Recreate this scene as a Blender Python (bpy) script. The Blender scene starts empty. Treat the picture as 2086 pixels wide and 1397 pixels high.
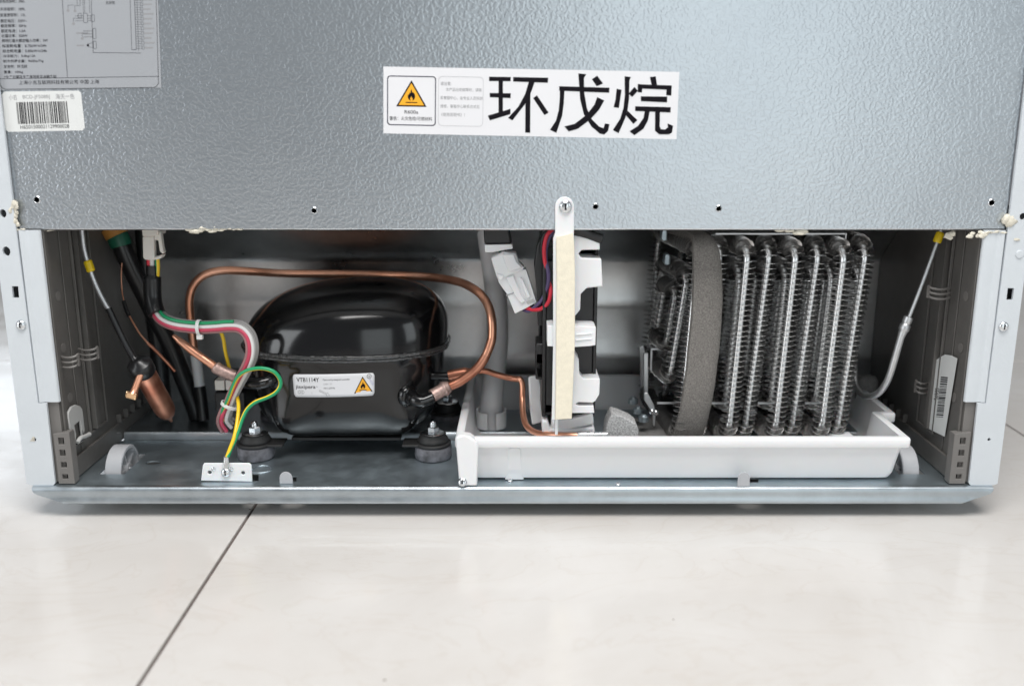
import bpy, bmesh, math, random
from mathutils import Vector, Matrix, noise
from mathutils.geometry import tessellate_polygon
random.seed(7)
S = bpy.context.scene
COL = S.collection

# ------------------------------------------------------------------ camera
FPX, CX, CY, PIT = 1950.0, 1043.0, 698.5, math.radians(13.64)
EYE = Vector((0.0, -0.78, 0.343))
cam = bpy.data.cameras.new("camera")
cam.sensor_width = 36.0
cam.lens = FPX / 2086 * 36.0
cam.clip_start, cam.clip_end = 0.02, 60.0
cam.dof.use_dof = True
cam.dof.focus_distance = 0.835
cam.dof.aperture_fstop = 3.6
cob = bpy.data.objects.new("camera", cam)
COL.objects.link(cob)
cob.location = EYE
cob.rotation_euler = (math.pi / 2 - PIT, 0, 0)
S.camera = cob

# ------------------------------------------------------------------ world, lamps, exposure
W_ = bpy.data.worlds.new("World")
S.world = W_
W_.use_nodes = True
_bg = W_.node_tree.nodes["Background"]
_bg.inputs[0].default_value = (0.755, 0.80, 0.85, 1)
_bg.inputs[1].default_value = 0.265
S.view_settings.view_transform = "Standard"
S.view_settings.look = "None"
S.view_settings.exposure = 0.0
S.view_settings.gamma = 1.0

def area(name, loc, target, sx, sy, power, col):
    l = bpy.data.lights.new(name, "AREA")
    l.shape = "RECTANGLE"
    l.size, l.size_y, l.energy, l.color = sx, sy, power, col
    o = bpy.data.objects.new(name, l)
    COL.objects.link(o)
    o.location = loc
    d = Vector(target) - Vector(loc)
    o.rotation_euler = d.to_track_quat("-Z", "Y").to_euler()
    return o
area("ceiling_lamp", (0.1, -0.98, 2.5), (0.0, -0.3, 0), 1.7, 1.2, 80, (1.0, 0.98, 0.96))
area("glass_door", (0.85, -3.2, 0.85), (0.2, 0, 0.3), 1.6, 1.7, 12.5, (0.90, 0.98, 1.0))
area("side_fill_left", (-3.0, -2.1, 1.15), (-0.1, 0, 0.15), 1.5, 1.9, 36, (0.94, 0.975, 1.0))  # added fill lamp, left front, aside of the sheet's mirror direction; no known door
area("side_fill_right", (3.0, -2.1, 1.15), (0.1, 0, 0.15), 1.2, 1.9, 16, (0.90, 0.97, 1.0))  # weaker added fill lamp opposite, brightening the bay; no window known here
area("far_window", (-1.9, 3.2, 0.95), (-0.5, 0, 0), 1.2, 0.6, 7, (0.86, 0.93, 1.0))

# ------------------------------------------------------------------ a picture ray met with a real plane
CP, SP = math.cos(PIT), math.sin(PIT)
def ray(x, y):
    u, v = (x - CX) / FPX, (CY - y) / FPX
    return Vector((u, CP + v * SP, -SP + v * CP))
def at(x, y, Y=0.0):
    d = ray(x, y); return EYE + d * ((Y - EYE.y) / d.y)
def atx(x, y, X):
    d = ray(x, y); return EYE + d * ((X - EYE.x) / d.x)
def atz(x, y, z):
    d = ray(x, y); return EYE + d * ((z - EYE.z) / d.z)

# ------------------------------------------------------------------ materials
def nodes_of(name):
    m = bpy.data.materials.new(name); m.use_nodes = True
    nt = m.node_tree
    return m, nt, nt.nodes["Principled BSDF"]
def mat(name, col, rough=0.5, metal=0.0, var=0.0, vscale=60.0, bump=0.0, bscale=300.0, rvar=0.0, coat=0.0, trans=0.0, detail=4.0, aniso=None, spec=None, ior=None, col2=None, dist=0.001, sss=0.0):
    m, nt, b = nodes_of(name)
    N, L = nt.nodes, nt.links
    b.inputs["Base Color"].default_value = (*col, 1)
    b.inputs["Roughness"].default_value = rough
    b.inputs["Metallic"].default_value = metal
    if coat: b.inputs["Coat Weight"].default_value = coat
    if trans: b.inputs["Transmission Weight"].default_value = trans
    if spec is not None: b.inputs["Specular IOR Level"].default_value = spec
    if ior: b.inputs["IOR"].default_value = ior
    if sss:
        b.inputs["Subsurface Weight"].default_value = sss
        b.inputs["Subsurface Scale"].default_value = 0.004
    tc = N.new("ShaderNodeTexCoord")
    if var or rvar or col2:
        n = N.new("ShaderNodeTexNoise"); n.inputs["Scale"].default_value = vscale; n.inputs["Detail"].default_value = detail
        n.inputs["Roughness"].default_value = 0.62
        L.new(tc.outputs["Object"], n.inputs["Vector"])
        if var or col2:
            r = N.new("ShaderNodeValToRGB")
            r.color_ramp.elements[0].position, r.color_ramp.elements[1].position = 0.32, 0.68
            a = tuple(max(0, c * (1 - var)) for c in col); c2 = col2 or tuple(min(1, c * (1 + var)) for c in col)
            r.color_ramp.elements[0].color = (*a, 1); r.color_ramp.elements[1].color = (*c2, 1)
            L.new(n.outputs["Fac"], r.inputs["Fac"]); L.new(r.outputs["Color"], b.inputs["Base Color"])
        if rvar:
            mr = N.new("ShaderNodeMapRange")
            mr.inputs["To Min"].default_value = max(0.02, rough - rvar); mr.inputs["To Max"].default_value = rough + rvar
            mr.inputs["From Min"].default_value, mr.inputs["From Max"].default_value = 0.3, 0.7
            L.new(n.outputs["Fac"], mr.inputs["Value"]); L.new(mr.outputs["Result"], b.inputs["Roughness"])
    if bump:
        n2 = N.new("ShaderNodeTexNoise"); n2.inputs["Scale"].default_value = bscale; n2.inputs["Detail"].default_value = 3
        L.new(tc.outputs["Object"], n2.inputs["Vector"])
        bp = N.new("ShaderNodeBump"); bp.inputs["Strength"].default_value = bump; bp.inputs["Distance"].default_value = dist
        L.new(n2.outputs["Fac"], bp.inputs["Height"]); L.new(bp.outputs["Normal"], b.inputs["Normal"])
    return m

def stucco_steel():
    m, nt, b = nodes_of("stucco_steel")
    N, L = nt.nodes, nt.links
    b.inputs["Metallic"].default_value = 1.0
    b.inputs["Roughness"].default_value = 0.33
    tc = N.new("ShaderNodeTexCoord")
    big = N.new("ShaderNodeTexNoise"); big.inputs["Scale"].default_value = 7; big.inputs["Detail"].default_value = 2
    L.new(tc.outputs["Object"], big.inputs["Vector"])
    ramp = N.new("ShaderNodeValToRGB")
    ramp.color_ramp.elements[0].color = (0.485, 0.52, 0.555, 1); ramp.color_ramp.elements[1].color = (0.56, 0.595, 0.625, 1)
    L.new(big.outputs["Fac"], ramp.inputs["Fac"]); L.new(ramp.outputs["Color"], b.inputs["Base Color"])
    # short worm-like embossed ridges: isolines of a noise field
    n = N.new("ShaderNodeTexNoise"); n.inputs["Scale"].default_value = 430; n.inputs["Detail"].default_value = 0.0; n.inputs["Distortion"].default_value = 0.35
    L.new(tc.outputs["Object"], n.inputs["Vector"])
    mu = N.new("ShaderNodeMapRange"); mu.interpolation_type = "SMOOTHSTEP"
    mu.inputs["From Min"].default_value, mu.inputs["From Max"].default_value = 0.36, 0.66
    L.new(n.outputs["Fac"], mu.inputs["Value"])
    bp = N.new("ShaderNodeBump"); bp.inputs["Strength"].default_value = 0.29; bp.inputs["Distance"].default_value = 0.00030
    L.new(mu.outputs[0], bp.inputs["Height"])
    n2 = N.new("ShaderNodeTexNoise"); n2.inputs["Scale"].default_value = 9; n2.inputs["Detail"].default_value = 1
    L.new(tc.outputs["Object"], n2.inputs["Vector"])
    bp2 = N.new("ShaderNodeBump"); bp2.inputs["Strength"].default_value = 0.25; bp2.inputs["Distance"].default_value = 0.004
    L.new(n2.outputs["Fac"], bp2.inputs["Height"]); L.new(bp2.outputs["Normal"], bp.inputs["Normal"])
    L.new(bp.outputs["Normal"], b.inputs["Normal"])
    return m

def tile_mat():
    m, nt, b = nodes_of("glazed_tile")
    N, L = nt.nodes, nt.links
    b.inputs["Roughness"].default_value = 0.13
    b.inputs["Specular IOR Level"].default_value = 0.45
    tc = N.new("ShaderNodeTexCoord")
    n1 = N.new("ShaderNodeTexNoise"); n1.inputs["Scale"].default_value = 5.5; n1.inputs["Detail"].default_value = 9; n1.inputs["Roughness"].default_value = 0.62; n1.inputs["Distortion"].default_value = 0.8
    n2 = N.new("ShaderNodeTexNoise"); n2.inputs["Scale"].default_value = 7; n2.inputs["Detail"].default_value = 7; n2.inputs["Distortion"].default_value = 2.4
    mp = N.new("ShaderNodeMapping"); mp.inputs["Rotation"].default_value = (0, 0, 0.6); mp.inputs["Scale"].default_value = (1.0, 2.0, 1)
    geo = N.new("ShaderNodeNewGeometry")
    L.new(geo.outputs["Position"], n1.inputs["Vector"]); L.new(geo.outputs["Position"], mp.inputs["Vector"]); L.new(mp.outputs["Vector"], n2.inputs["Vector"])
    r1 = N.new("ShaderNodeValToRGB")
    r1.color_ramp.elements[0].position, r1.color_ramp.elements[1].position = 0.3, 0.72
    r1.color_ramp.elements[0].color = (0.572, 0.543, 0.513, 1); r1.color_ramp.elements[1].color = (0.648, 0.630, 0.610, 1)
    L.new(n1.outputs["Fac"], r1.inputs["Fac"])
    r2 = N.new("ShaderNodeValToRGB")
    e = r2.color_ramp.elements
    e[0].position, e[1].position = 0.475, 0.525
    e[0].color = (0, 0, 0, 1); e[1].color = (0, 0, 0, 1)
    x = e.new(0.5); x.color = (1, 1, 1, 1)
    L.new(n2.outputs["Fac"], r2.inputs["Fac"])
    mx = N.new("ShaderNodeMix"); mx.data_type = "RGBA"; mx.blend_type = "MULTIPLY"
    ml = N.new("ShaderNodeMath"); ml.operation = "MULTIPLY"; ml.inputs[1].default_value = 0.17
    L.new(r2.outputs["Color"], ml.inputs[0]); L.new(ml.outputs[0], mx.inputs[0])
    L.new(r1.outputs["Color"], mx.inputs[6]); mx.inputs[7].default_value = (0.80, 0.72, 0.64, 1)
    vo = N.new("ShaderNodeTexVoronoi"); vo.inputs["Scale"].default_value = 26; L.new(geo.outputs["Position"], vo.inputs["Vector"])
    sm = N.new("ShaderNodeMath"); sm.operation = "LESS_THAN"; sm.inputs[1].default_value = 0.026; L.new(vo.outputs["Distance"], sm.inputs[0])
    sp = N.new("ShaderNodeSeparateColor"); L.new(vo.outputs["Color"], sp.inputs["Color"])
    gt = N.new("ShaderNodeMath"); gt.operation = "GREATER_THAN"; gt.inputs[1].default_value = 0.90; L.new(sp.outputs[0], gt.inputs[0])
    fk = N.new("ShaderNodeMath"); fk.operation = "MULTIPLY"; L.new(sm.outputs[0], fk.inputs[0]); L.new(gt.outputs[0], fk.inputs[1])
    m2 = N.new("ShaderNodeMix"); m2.data_type = "RGBA"; L.new(fk.outputs[0], m2.inputs[0]); L.new(mx.outputs[2], m2.inputs[6]); m2.inputs[7].default_value = (0.20, 0.16, 0.13, 1)
    L.new(m2.outputs[2], b.inputs["Base Color"])
    n5 = N.new("ShaderNodeTexNoise"); n5.inputs["Scale"].default_value = 9; n5.inputs["Detail"].default_value = 6; n5.inputs["Roughness"].default_value = 0.7
    L.new(geo.outputs["Position"], n5.inputs["Vector"])
    r5 = N.new("ShaderNodeMapRange"); r5.inputs["From Min"].default_value, r5.inputs["From Max"].default_value = 0.35, 0.7
    r5.inputs["To Min"].default_value, r5.inputs["To Max"].default_value = 0.08, 0.24
    L.new(n5.outputs["Fac"], r5.inputs["Value"]); L.new(r5.outputs["Result"], b.inputs["Roughness"])
    return m

def copper_mat(name, c1, c2, rough=0.27):
    return mat(name, c1, rough, 0.84, var=0.0, vscale=30, rvar=0.06, col2=c2, detail=2.0)

M_STEEL = stucco_steel()
M_EDGE = mat("folded_edge", (0.72, 0.74, 0.76), 0.3, 1.0)
M_POST = mat("white_enamel", (0.60, 0.635, 0.665), 0.42, 0.0, var=0.03, vscale=25, bump=0.25, bscale=420, dist=0.0006)
M_SKIN = mat("side_enamel", (0.58, 0.60, 0.63), 0.4)
M_GALV = mat("galvanised_steel", (0.44, 0.51, 0.55), 0.40, 0.92, var=0.05, vscale=38, rvar=0.08, bump=0.10, bscale=900, dist=0.0003)
M_LIP = mat("galvanised_lip", (0.47, 0.52, 0.555), 0.36, 1.0, var=0.08, vscale=55, rvar=0.06, bump=0.1, bscale=700, dist=0.0003)
M_BACK = mat("inner_galvanised", (0.63, 0.635, 0.635), 0.34, 1.0, var=0.13, vscale=22, rvar=0.08, bump=0.15, bscale=300, dist=0.0005)
M_LINER = mat("taupe_plastic", (0.120, 0.114, 0.107), 0.48, var=0.06, vscale=90, bump=0.08, bscale=900, dist=0.0003)
M_BLOCK = mat("taupe_plastic_block", (0.165, 0.156, 0.148), 0.5, var=0.04)
M_BLACKG = mat("black_enamel", (0.006, 0.006, 0.0065), 0.15, coat=0.35, spec=0.36, rvar=0.03, vscale=30, bump=0.03, bscale=160, dist=0.0006)
M_BLACKG.node_tree.nodes["Principled BSDF"].inputs["Coat IOR"].default_value = 1.55
M_BLACKG.node_tree.nodes["Principled BSDF"].inputs["Coat Roughness"].default_value = 0.10
M_WELD = mat("black_weld", (0.010, 0.010, 0.010), 0.10, spec=1.0, coat=0.8, bump=1.0, bscale=520, dist=0.005)
M_RUB = mat("black_rubber", (0.018, 0.018, 0.018), 0.55, var=0.2, vscale=120)
M_RUBG = mat("chalky_rubber", (0.05, 0.05, 0.055), 0.7, vscale=110, col2=(0.17, 0.17, 0.19), bump=0.2, bscale=400)
M_BPL = mat("black_plastic", (0.014, 0.014, 0.015), 0.4, var=0.1)
M_SLEEVE = mat("black_sleeve", (0.011, 0.011, 0.012), 0.30)
M_COP = copper_mat("copper", (0.80, 0.36, 0.22), (0.90, 0.48, 0.33), 0.34)
M_COPD = copper_mat("heat_stained_copper", (0.36, 0.125, 0.075), (0.74, 0.36, 0.24), 0.36)
M_BRAZE = mat("brazed_joint", (0.34, 0.24, 0.22), 0.5, 0.8, vscale=160, col2=(0.60, 0.43, 0.38), bump=0.3, bscale=500)
M_COPG = mat("cut_copper", (0.95, 0.62, 0.36), 0.22, 1.0)
M_ZINC = mat("zinc", (0.72, 0.74, 0.76), 0.24, 1.0, var=0.1, vscale=200)
M_ALU = mat("aluminium_tube", (0.62, 0.63, 0.64), 0.45, 1.0, var=0.08, vscale=120)
M_FIN = mat("aluminium_fin", (0.62, 0.61, 0.60), 0.27, 0.96)
M_COIL = mat("condenser_tube", (0.86, 0.86, 0.86), 0.30, 1.0)
M_WHITE = mat("white_plastic", (0.785, 0.79, 0.80), 0.38, var=0.015, vscale=20, sss=0.15)
M_TRAY = mat("tray_plastic", (0.78, 0.785, 0.795), 0.34, var=0.015, vscale=14, sss=0.12)
M_IVORY = mat("ivory_plastic", (0.72, 0.69, 0.64), 0.35, sss=0.1)
M_GREYPL = mat("grey_plastic", (0.42, 0.43, 0.45), 0.45, var=0.03)
M_CLIP = mat("pale_grey_clip", (0.46, 0.46, 0.45), 0.4)
M_HOSE = mat("grey_hose", (0.68, 0.68, 0.69), 0.45, sss=0.1)
M_CREAM = mat("cream_foam_tape", (0.80, 0.74, 0.60), 0.85, var=0.05, vscale=260, bump=0.25, bscale=1100, dist=0.0006)
M_FOAMG = mat("grey_foam", (0.195, 0.183, 0.170), 0.95, vscale=900, var=0.40, bump=0.9, bscale=1500, dist=0.0009)
M_FOAML = mat("light_grey_foam", (0.44, 0.44, 0.44), 0.95, vscale=650, var=0.45, bump=1.0, bscale=1100, dist=0.0012)
M_MATT = mat("dull_grey_mat", (0.20, 0.195, 0.19), 0.8, vscale=300, var=0.15, bump=0.4, bscale=600)
M_RESID = mat("foam_residue", (0.70, 0.66, 0.56), 0.85, var=0.10, vscale=160, bump=0.6, bscale=420, dist=0.0012)
M_PAPER = mat("label_paper", (0.74, 0.74, 0.76), 0.42)
M_PAPERG = mat("silver_label_film", (0.40, 0.415, 0.44), 0.38, 0.25)
M_PAPERW = mat("barcode_paper", (0.70, 0.71, 0.70), 0.5)
M_INK = mat("black_ink", (0.008, 0.007, 0.010), 0.7, spec=0.1)
M_INKG = mat("grey_ink", (0.30, 0.30, 0.31), 0.6)
M_INKL = mat("pale_ink", (0.52, 0.52, 0.54), 0.6)
M_INKB = mat("navy_ink", (0.02, 0.02, 0.05), 0.5)
M_INKP = mat("violet_stamp_ink", (0.42, 0.42, 0.62), 0.6)
M_ORANGE = mat("warning_yellow", (0.90, 0.42, 0.02), 0.45)
M_RED = mat("red_wire", (0.62, 0.025, 0.05), 0.32)
M_PINK = mat("crimson_wire", (0.52, 0.05, 0.10), 0.35)
M_WWIRE = mat("white_wire", (0.68, 0.67, 0.66), 0.4)
M_GWIRE = mat("grey_wire", (0.30, 0.29, 0.285), 0.35)
M_BRWIRE = mat("dusky_wire", (0.30, 0.16, 0.16), 0.4)
M_VIOLET = mat("violet_wire", (0.085, 0.06, 0.15), 0.35)
M_GREEN = mat("green_insulation", (0.01, 0.30, 0.12), 0.32)
M_YEL = mat("yellow_insulation", (0.83, 0.55, 0.02), 0.32)
M_YTAG = mat("yellow_tag", (0.76, 0.54, 0.01), 0.4)
M_GTAPE = mat("green_tape", (0.01, 0.11, 0.065), 0.4)
M_OTAPE = mat("orange_tape", (0.50, 0.23, 0.05), 0.5)
M_TIE = mat("nylon_tie", (0.72, 0.71, 0.70), 0.4, sss=0.2)
M_TILE = tile_mat()
M_GROUT = mat("grout", (0.13, 0.105, 0.095), 0.9, var=0.25, vscale=300)
M_WALL = mat("far_wall_paint", (0.62, 0.63, 0.66), 0.7, var=0.03, vscale=3)

# ------------------------------------------------------------------ mesh builder
class MB:
    def __init__(self): self.v, self.f, self.m = [], [], []
    def add(self, vs, fs, mi=0):
        o = len(self.v)
        self.v += [Vector(p) for p in vs]
        for k, f in enumerate(fs):
            self.f.append([i + o for i in f]); self.m.append(mi if isinstance(mi, int) else mi[k])
        return self
    def box(self, lo, hi, mi=0, rot=None, c=None):
        x0, y0, z0 = lo; x1, y1, z1 = hi
        vs = [Vector(p) for p in ((x0,y0,z0),(x1,y0,z0),(x1,y1,z0),(x0,y1,z0),(x0,y0,z1),(x1,y0,z1),(x1,y1,z1),(x0,y1,z1))]
        if rot is not None:
            cc = Vector(c) if c is not None else sum(vs, Vector()) / 8
            vs = [rot @ (p - cc) + cc for p in vs]
        return self.add(vs, [(0,3,2,1),(4,5,6,7),(0,1,5,4),(1,2,6,5),(2,3,7,6),(3,0,4,7)], mi)
    def tube(self, pts, r, n=12, mi=0, cap=True, closed=False, two=None, twist=0.0, flat=1.0):
        pts = [Vector(p) for p in pts]; k = len(pts)
        rs = r if isinstance(r, (list, tuple)) else [r] * k
        tg = []
        for i in range(k):
            a = pts[(i - 1) % k] if (i > 0 or closed) else pts[0]
            b = pts[(i + 1) % k] if (i < k - 1 or closed) else pts[-1]
            tg.append((b - a).normalized())
        up = Vector((0, -1, 0)) if abs(tg[0].y) < 0.9 else Vector((0, 0, 1))
        nrm = (up - tg[0] * up.dot(tg[0])).normalized()
        vs, fs, ms = [], [], []
        for i in range(k):
            nrm = (nrm - tg[i] * nrm.dot(tg[i])).normalized()
            bi = tg[i].cross(nrm)
            for j in range(n):
                a = 2 * math.pi * j / n
                vs.append(pts[i] + (nrm * math.cos(a) * flat + bi * math.sin(a)) * rs[i])
        for i in range(k if closed else k - 1):
            i2 = (i + 1) % k
            for j in range(n):
                j2 = (j + 1) % n
                fs.append((i * n + j, i * n + j2, i2 * n + j2, i2 * n + j))
                if two is None: ms.append(mi)
                else:
                    ph = (j / n + twist * i / k) % 1.0
                    ms.append(two[0] if ph < 0.5 else two[1])
        if cap and not closed:
            fs.append(tuple(range(n - 1, -1, -1))); fs.append(tuple((k - 1) * n + j for j in range(n)))
            ms += [mi if two is None else two[0]] * 2
        return self.add(vs, fs, ms)
    def lathe(self, prof, o, axis=(0, 0, 1), n=24, mi=0):
        ax = Vector(axis).normalized()
        e1 = ax.orthogonal().normalized(); e2 = ax.cross(e1); o = Vector(o)
        vs, fs = [], []
        for (r, h) in prof:
            for j in range(n):
                a = 2 * math.pi * j / n
                vs.append(o + ax * h + (e1 * math.cos(a) + e2 * math.sin(a)) * max(r, 1e-5))
        for i in range(len(prof) - 1):
            for j in range(n):
                j2 = (j + 1) % n
                fs.append((i * n + j, i * n + j2, (i + 1) * n + j2, (i + 1) * n + j))
        fs.append(tuple(range(n - 1, -1, -1))); fs.append(tuple((len(prof) - 1) * n + j for j in range(n)))
        return self.add(vs, fs, mi)
    def plate(self, outer, holes, fn, th, mi=0):
        """outer and holes: 2D loops; fn(u, v, w) -> point; front at w=0, back at w=th"""
        loops = [outer] + list(holes)
        tri = tessellate_polygon([[Vector((u, v, 0)) for u, v in l] for l in loops])
        flat = [p for l in loops for p in l]; n = len(flat)
        vs = [fn(u, v, 0) for u, v in flat] + [fn(u, v, th) for u, v in flat]
        fs = [tuple(t) for t in tri] + [tuple(i + n for i in t[::-1]) for t in tri]
        o = 0
        for l in loops:
            k = len(l)
            for i in range(k):
                j = (i + 1) % k
                fs.append((o + i, o + i + n, o + j + n, o + j))
            o += k
        return self.add(vs, fs, mi)
    def loft(self, rings, mi=0, closed=True, cap0=False, cap1=False):
        n = len(rings[0]); vs = [p for r in rings for p in r]; fs = []
        for i in range(len(rings) - 1):
            for j in range(n if closed else n - 1):
                j2 = (j + 1) % n
                fs.append((i * n + j, i * n + j2, (i + 1) * n + j2, (i + 1) * n + j))
        if cap0: fs.append(tuple(range(n - 1, -1, -1)))
        if cap1: fs.append(tuple((len(rings) - 1) * n + j for j in range(n)))
        return self.add(vs, fs, mi)

WO = {}          # world origin of each object (all placement is by translation)
def setprops(o, label=None, cat=None, group=None, kind=None):
    if label: o["label"] = label
    if cat: o["category"] = cat
    if group: o["group"] = group
    if kind: o["kind"] = kind
def thing(name, loc, label, cat, group=None):
    o = bpy.data.objects.new(name, None); COL.objects.link(o)
    o.empty_display_size = 0.02
    o.location = loc; WO[o] = Vector(loc)
    setprops(o, label, cat, group)
    return o
def obj(name, mb, mats, parent=None, smooth=35, bevel=0.0, seg=2, normals=True, **kw):
    mats = mats if isinstance(mats, (list, tuple)) else [mats]
    xs = [p.x for p in mb.v]; ys = [p.y for p in mb.v]; zs = [p.z for p in mb.v]
    org = Vector(((min(xs) + max(xs)) / 2, (min(ys) + max(ys)) / 2, min(zs)))
    me = bpy.data.meshes.new(name)
    me.from_pydata([p - org for p in mb.v], [], mb.f)
    for q in mats: me.materials.append(q)
    me.polygons.foreach_set("material_index", mb.m)
    if normals:
        bm = bmesh.new(); bm.from_mesh(me)
        bmesh.ops.recalc_face_normals(bm, faces=bm.faces)
        bm.to_mesh(me); bm.free()
    me.update()
    if smooth:
        me.polygons.foreach_set("use_smooth", [True] * len(me.polygons))
        me.set_sharp_from_angle(angle=math.radians(smooth))
    o = bpy.data.objects.new(name, me); COL.objects.link(o)
    if bevel:
        b = o.modifiers.new("bevel", "BEVEL"); b.width = bevel; b.segments = seg; b.limit_method = "ANGLE"; b.angle_limit = math.radians(35)
        b.harden_normals = False
    WO[o] = org
    if parent is not None:
        o.parent = parent; o.location = org - WO[parent]
    else: o.location = org
    setprops(o, **kw)
    return o

def spline(pts, k=8):
    """Catmull-Rom through points; each point may carry extra components (radius)"""
    P = [tuple(p) for p in pts]; out = []
    for i in range(len(P) - 1):
        a, b, c, d = P[max(i - 1, 0)], P[i], P[i + 1], P[min(i + 2, len(P) - 1)]
        for s in range(k):
            t = s / k
            out.append(tuple(0.5 * (2 * b[q] + (c[q] - a[q]) * t + (2 * a[q] - 5 * b[q] + 4 * c[q] - d[q]) * t * t + (3 * b[q] - a[q] - 3 * c[q] + d[q]) * t ** 3) for q in range(len(b))))
    out.append(P[-1])
    return out
def path(pp, k=8):
    """(x, y, Y) points of the photograph put at their depth, then a smooth curve"""
    return [Vector(p) for p in spline([tuple(at(x, y, Y)) for x, y, Y in pp], k)]
def circ(cx, cy, r, n=14, ry=None):
    return [(cx + r * math.cos(2 * math.pi * i / n), cy + (ry or r) * math.sin(2 * math.pi * i / n)) for i in range(n)]
def rrect(x0, y0, x1, y1, r, n=5):
    out = []
    for cx, cy, a0 in ((x1 - r, y1 - r, 0), (x0 + r, y1 - r, 90), (x0 + r, y0 + r, 180), (x1 - r, y0 + r, 270)):
        for i in range(n + 1):
            a = math.radians(a0 + 90 * i / n); out.append((cx + r * math.cos(a), cy + r * math.sin(a)))
    return out
def slabpts(poly, Y): return [(at(x, y, Y).x, at(x, y, Y).z) for x, y in poly]
def slab(mb, poly, Y, depth, mi=0, holes=()):
    """outline in the plane Y, extruded away from the viewer by its real depth"""
    return mb.plate(slabpts(poly, Y), [slabpts(h, Y) for h in holes], lambda u, v, w: (u, Y + w, v), depth, mi)

_tx = {}
def text_mesh(s, bold=0.0):
    if (s, bold) in _tx: return _tx[(s, bold)]
    c = bpy.data.curves.new("t", "FONT"); c.body = s; c.size = 1.0; c.resolution_u = 3; c.offset = bold
    o = bpy.data.objects.new("t", c); COL.objects.link(o)
    bpy.context.view_layer.update()
    me = bpy.data.meshes.new_from_object(o.evaluated_get(bpy.context.evaluated_depsgraph_get()))
    vs = [(v.co.x, v.co.y) for v in me.vertices]; fs = [tuple(p.vertices) for p in me.polygons]
    bpy.data.objects.remove(o); bpy.data.curves.remove(c); bpy.data.meshes.remove(me)
    _tx[(s, bold)] = (vs, fs); return vs, fs
def put_text(mb, s, fn, x, y, width=None, height=None, size=None, rot=0.0, mi=0, bold=0.0):
    """lay lettering into the sticker: fn(x, y) -> point; (x, y) = lower left; y grows downward as on the sticker"""
    vs, fs = text_mesh(s, bold)
    if not vs: return
    x0 = min(v[0] for v in vs); x1 = max(v[0] for v in vs); y0 = min(v[1] for v in vs); y1 = max(v[1] for v in vs)
    sx = width / (x1 - x0) if width else size
    sy = height / (y1 - y0) if height else (size or sx)
    ca, sa = math.cos(rot), math.sin(rot)
    pts = []
    for a, b in vs:
        a = (a - x0) * sx; b = (b - (y0 if height else 0)) * sy
        pts.append(fn(x + a * ca + b * sa, y - b * ca + a * sa))
    mb.add(pts, fs, mi)
def put_poly(mb, poly, fn, mi=0):
    tri = tessellate_polygon([[Vector((u, v, 0)) for u, v in poly]])
    mb.add([fn(u, v) for u, v in poly], [tuple(t) for t in tri], mi)
def put_line(mb, pts, fn, w, mi=0, closed=False):
    pts = list(pts) + ([pts[0]] if closed else [])
    for (a, b), (c, d) in zip(pts, pts[1:]):
        L = math.hypot(c - a, d - b)
        if L < 1e-6: continue
        nx, ny = -(d - b) / L * w / 2, (c - a) / L * w / 2
        ex, ey = (c - a) / L * w * 0.3, (d - b) / L * w * 0.3
        mb.add([fn(a + nx - ex, b + ny - ey), fn(c + nx + ex, d + ny + ey), fn(c - nx + ex, d - ny + ey), fn(a - nx - ex, b - ny - ey)], [(0, 1, 2, 3)], mi)

FLAME = [(0.50, 0.00), (0.58, 0.14), (0.57, 0.28), (0.66, 0.22), (0.70, 0.32), (0.78, 0.30), (0.88, 0.46), (0.92, 0.62), (0.86, 0.80), (0.72, 0.95), (0.60, 1.0),
         (0.66, 0.86), (0.64, 0.72), (0.57, 0.80), (0.53, 0.58), (0.42, 0.70), (0.36, 0.82), (0.42, 1.0), (0.26, 0.92), (0.12, 0.76), (0.10, 0.58), (0.18, 0.44), (0.24, 0.48), (0.28, 0.30), (0.38, 0.36), (0.42, 0.16)]
def warning_triangle(mb, apex, bl, br, fn, yel, blk, bar=True):
    """black-edged yellow triangle with a flame; coordinates on the sticker"""
    put_poly(mb, [apex, bl, br], lambda a, b: fn(a, b, 0.0), blk)
    cx, cy = (apex[0] + bl[0] + br[0]) / 3, (apex[1] + bl[1] + br[1]) / 3
    inn = [(cx + (p[0] - cx) * 0.84, cy + (p[1] - cy) * 0.84) for p in (apex, bl, br)]
    put_poly(mb, inn, lambda a, b: fn(a, b, 0.00006), yel)
    h = (bl[1] + br[1]) / 2 - apex[1]; w = br[0] - bl[0]
    fx, fy, fw, fh = (apex[0] + (bl[0] + br[0]) / 2) / 2, apex[1] + h * 0.34, w * 0.30, h * 0.44
    put_poly(mb, [(fx + (u - 0.5) * fw, fy + v * fh) for u, v in FLAME], lambda a, b: fn(a, b, 0.00012), blk)
    yb = apex[1] + h * 0.845
    put_line(mb, [(fx - w * 0.18, yb), (fx + w * 0.18, yb)], lambda a, b: fn(a, b, 0.00012), h * 0.04, blk)

def screw_head(mb, c, r, axis=(0, -1, 0), mi=0, mj=1):
    ax = Vector(axis).normalized(); c = Vector(c)
    mb.lathe([(r, 0), (r, r * 0.12), (r * 0.9, r * 0.32), (r * 0.65, r * 0.48), (r * 0.3, r * 0.55), (0, r * 0.56)], c, ax, 20, mi)
    e1 = ax.orthogonal().normalized(); e2 = ax.cross(e1)
    for k in range(2):
        d1, d2 = (e1, e2) if k == 0 else (e2, e1)
        d1r = (d1 * 0.8 + d2 * 0.6); d2r = ax.cross(d1r)
        q = c + ax * r * (0.575 + 0.01 * k)
        mb.add([q + d1r * r * 0.48 + d2r * r * 0.10, q - d1r * r * 0.48 + d2r * r * 0.10, q - d1r * r * 0.48 - d2r * r * 0.10, q + d1r * r * 0.48 - d2r * r * 0.10], [(0, 1, 2, 3)], mj)

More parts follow.
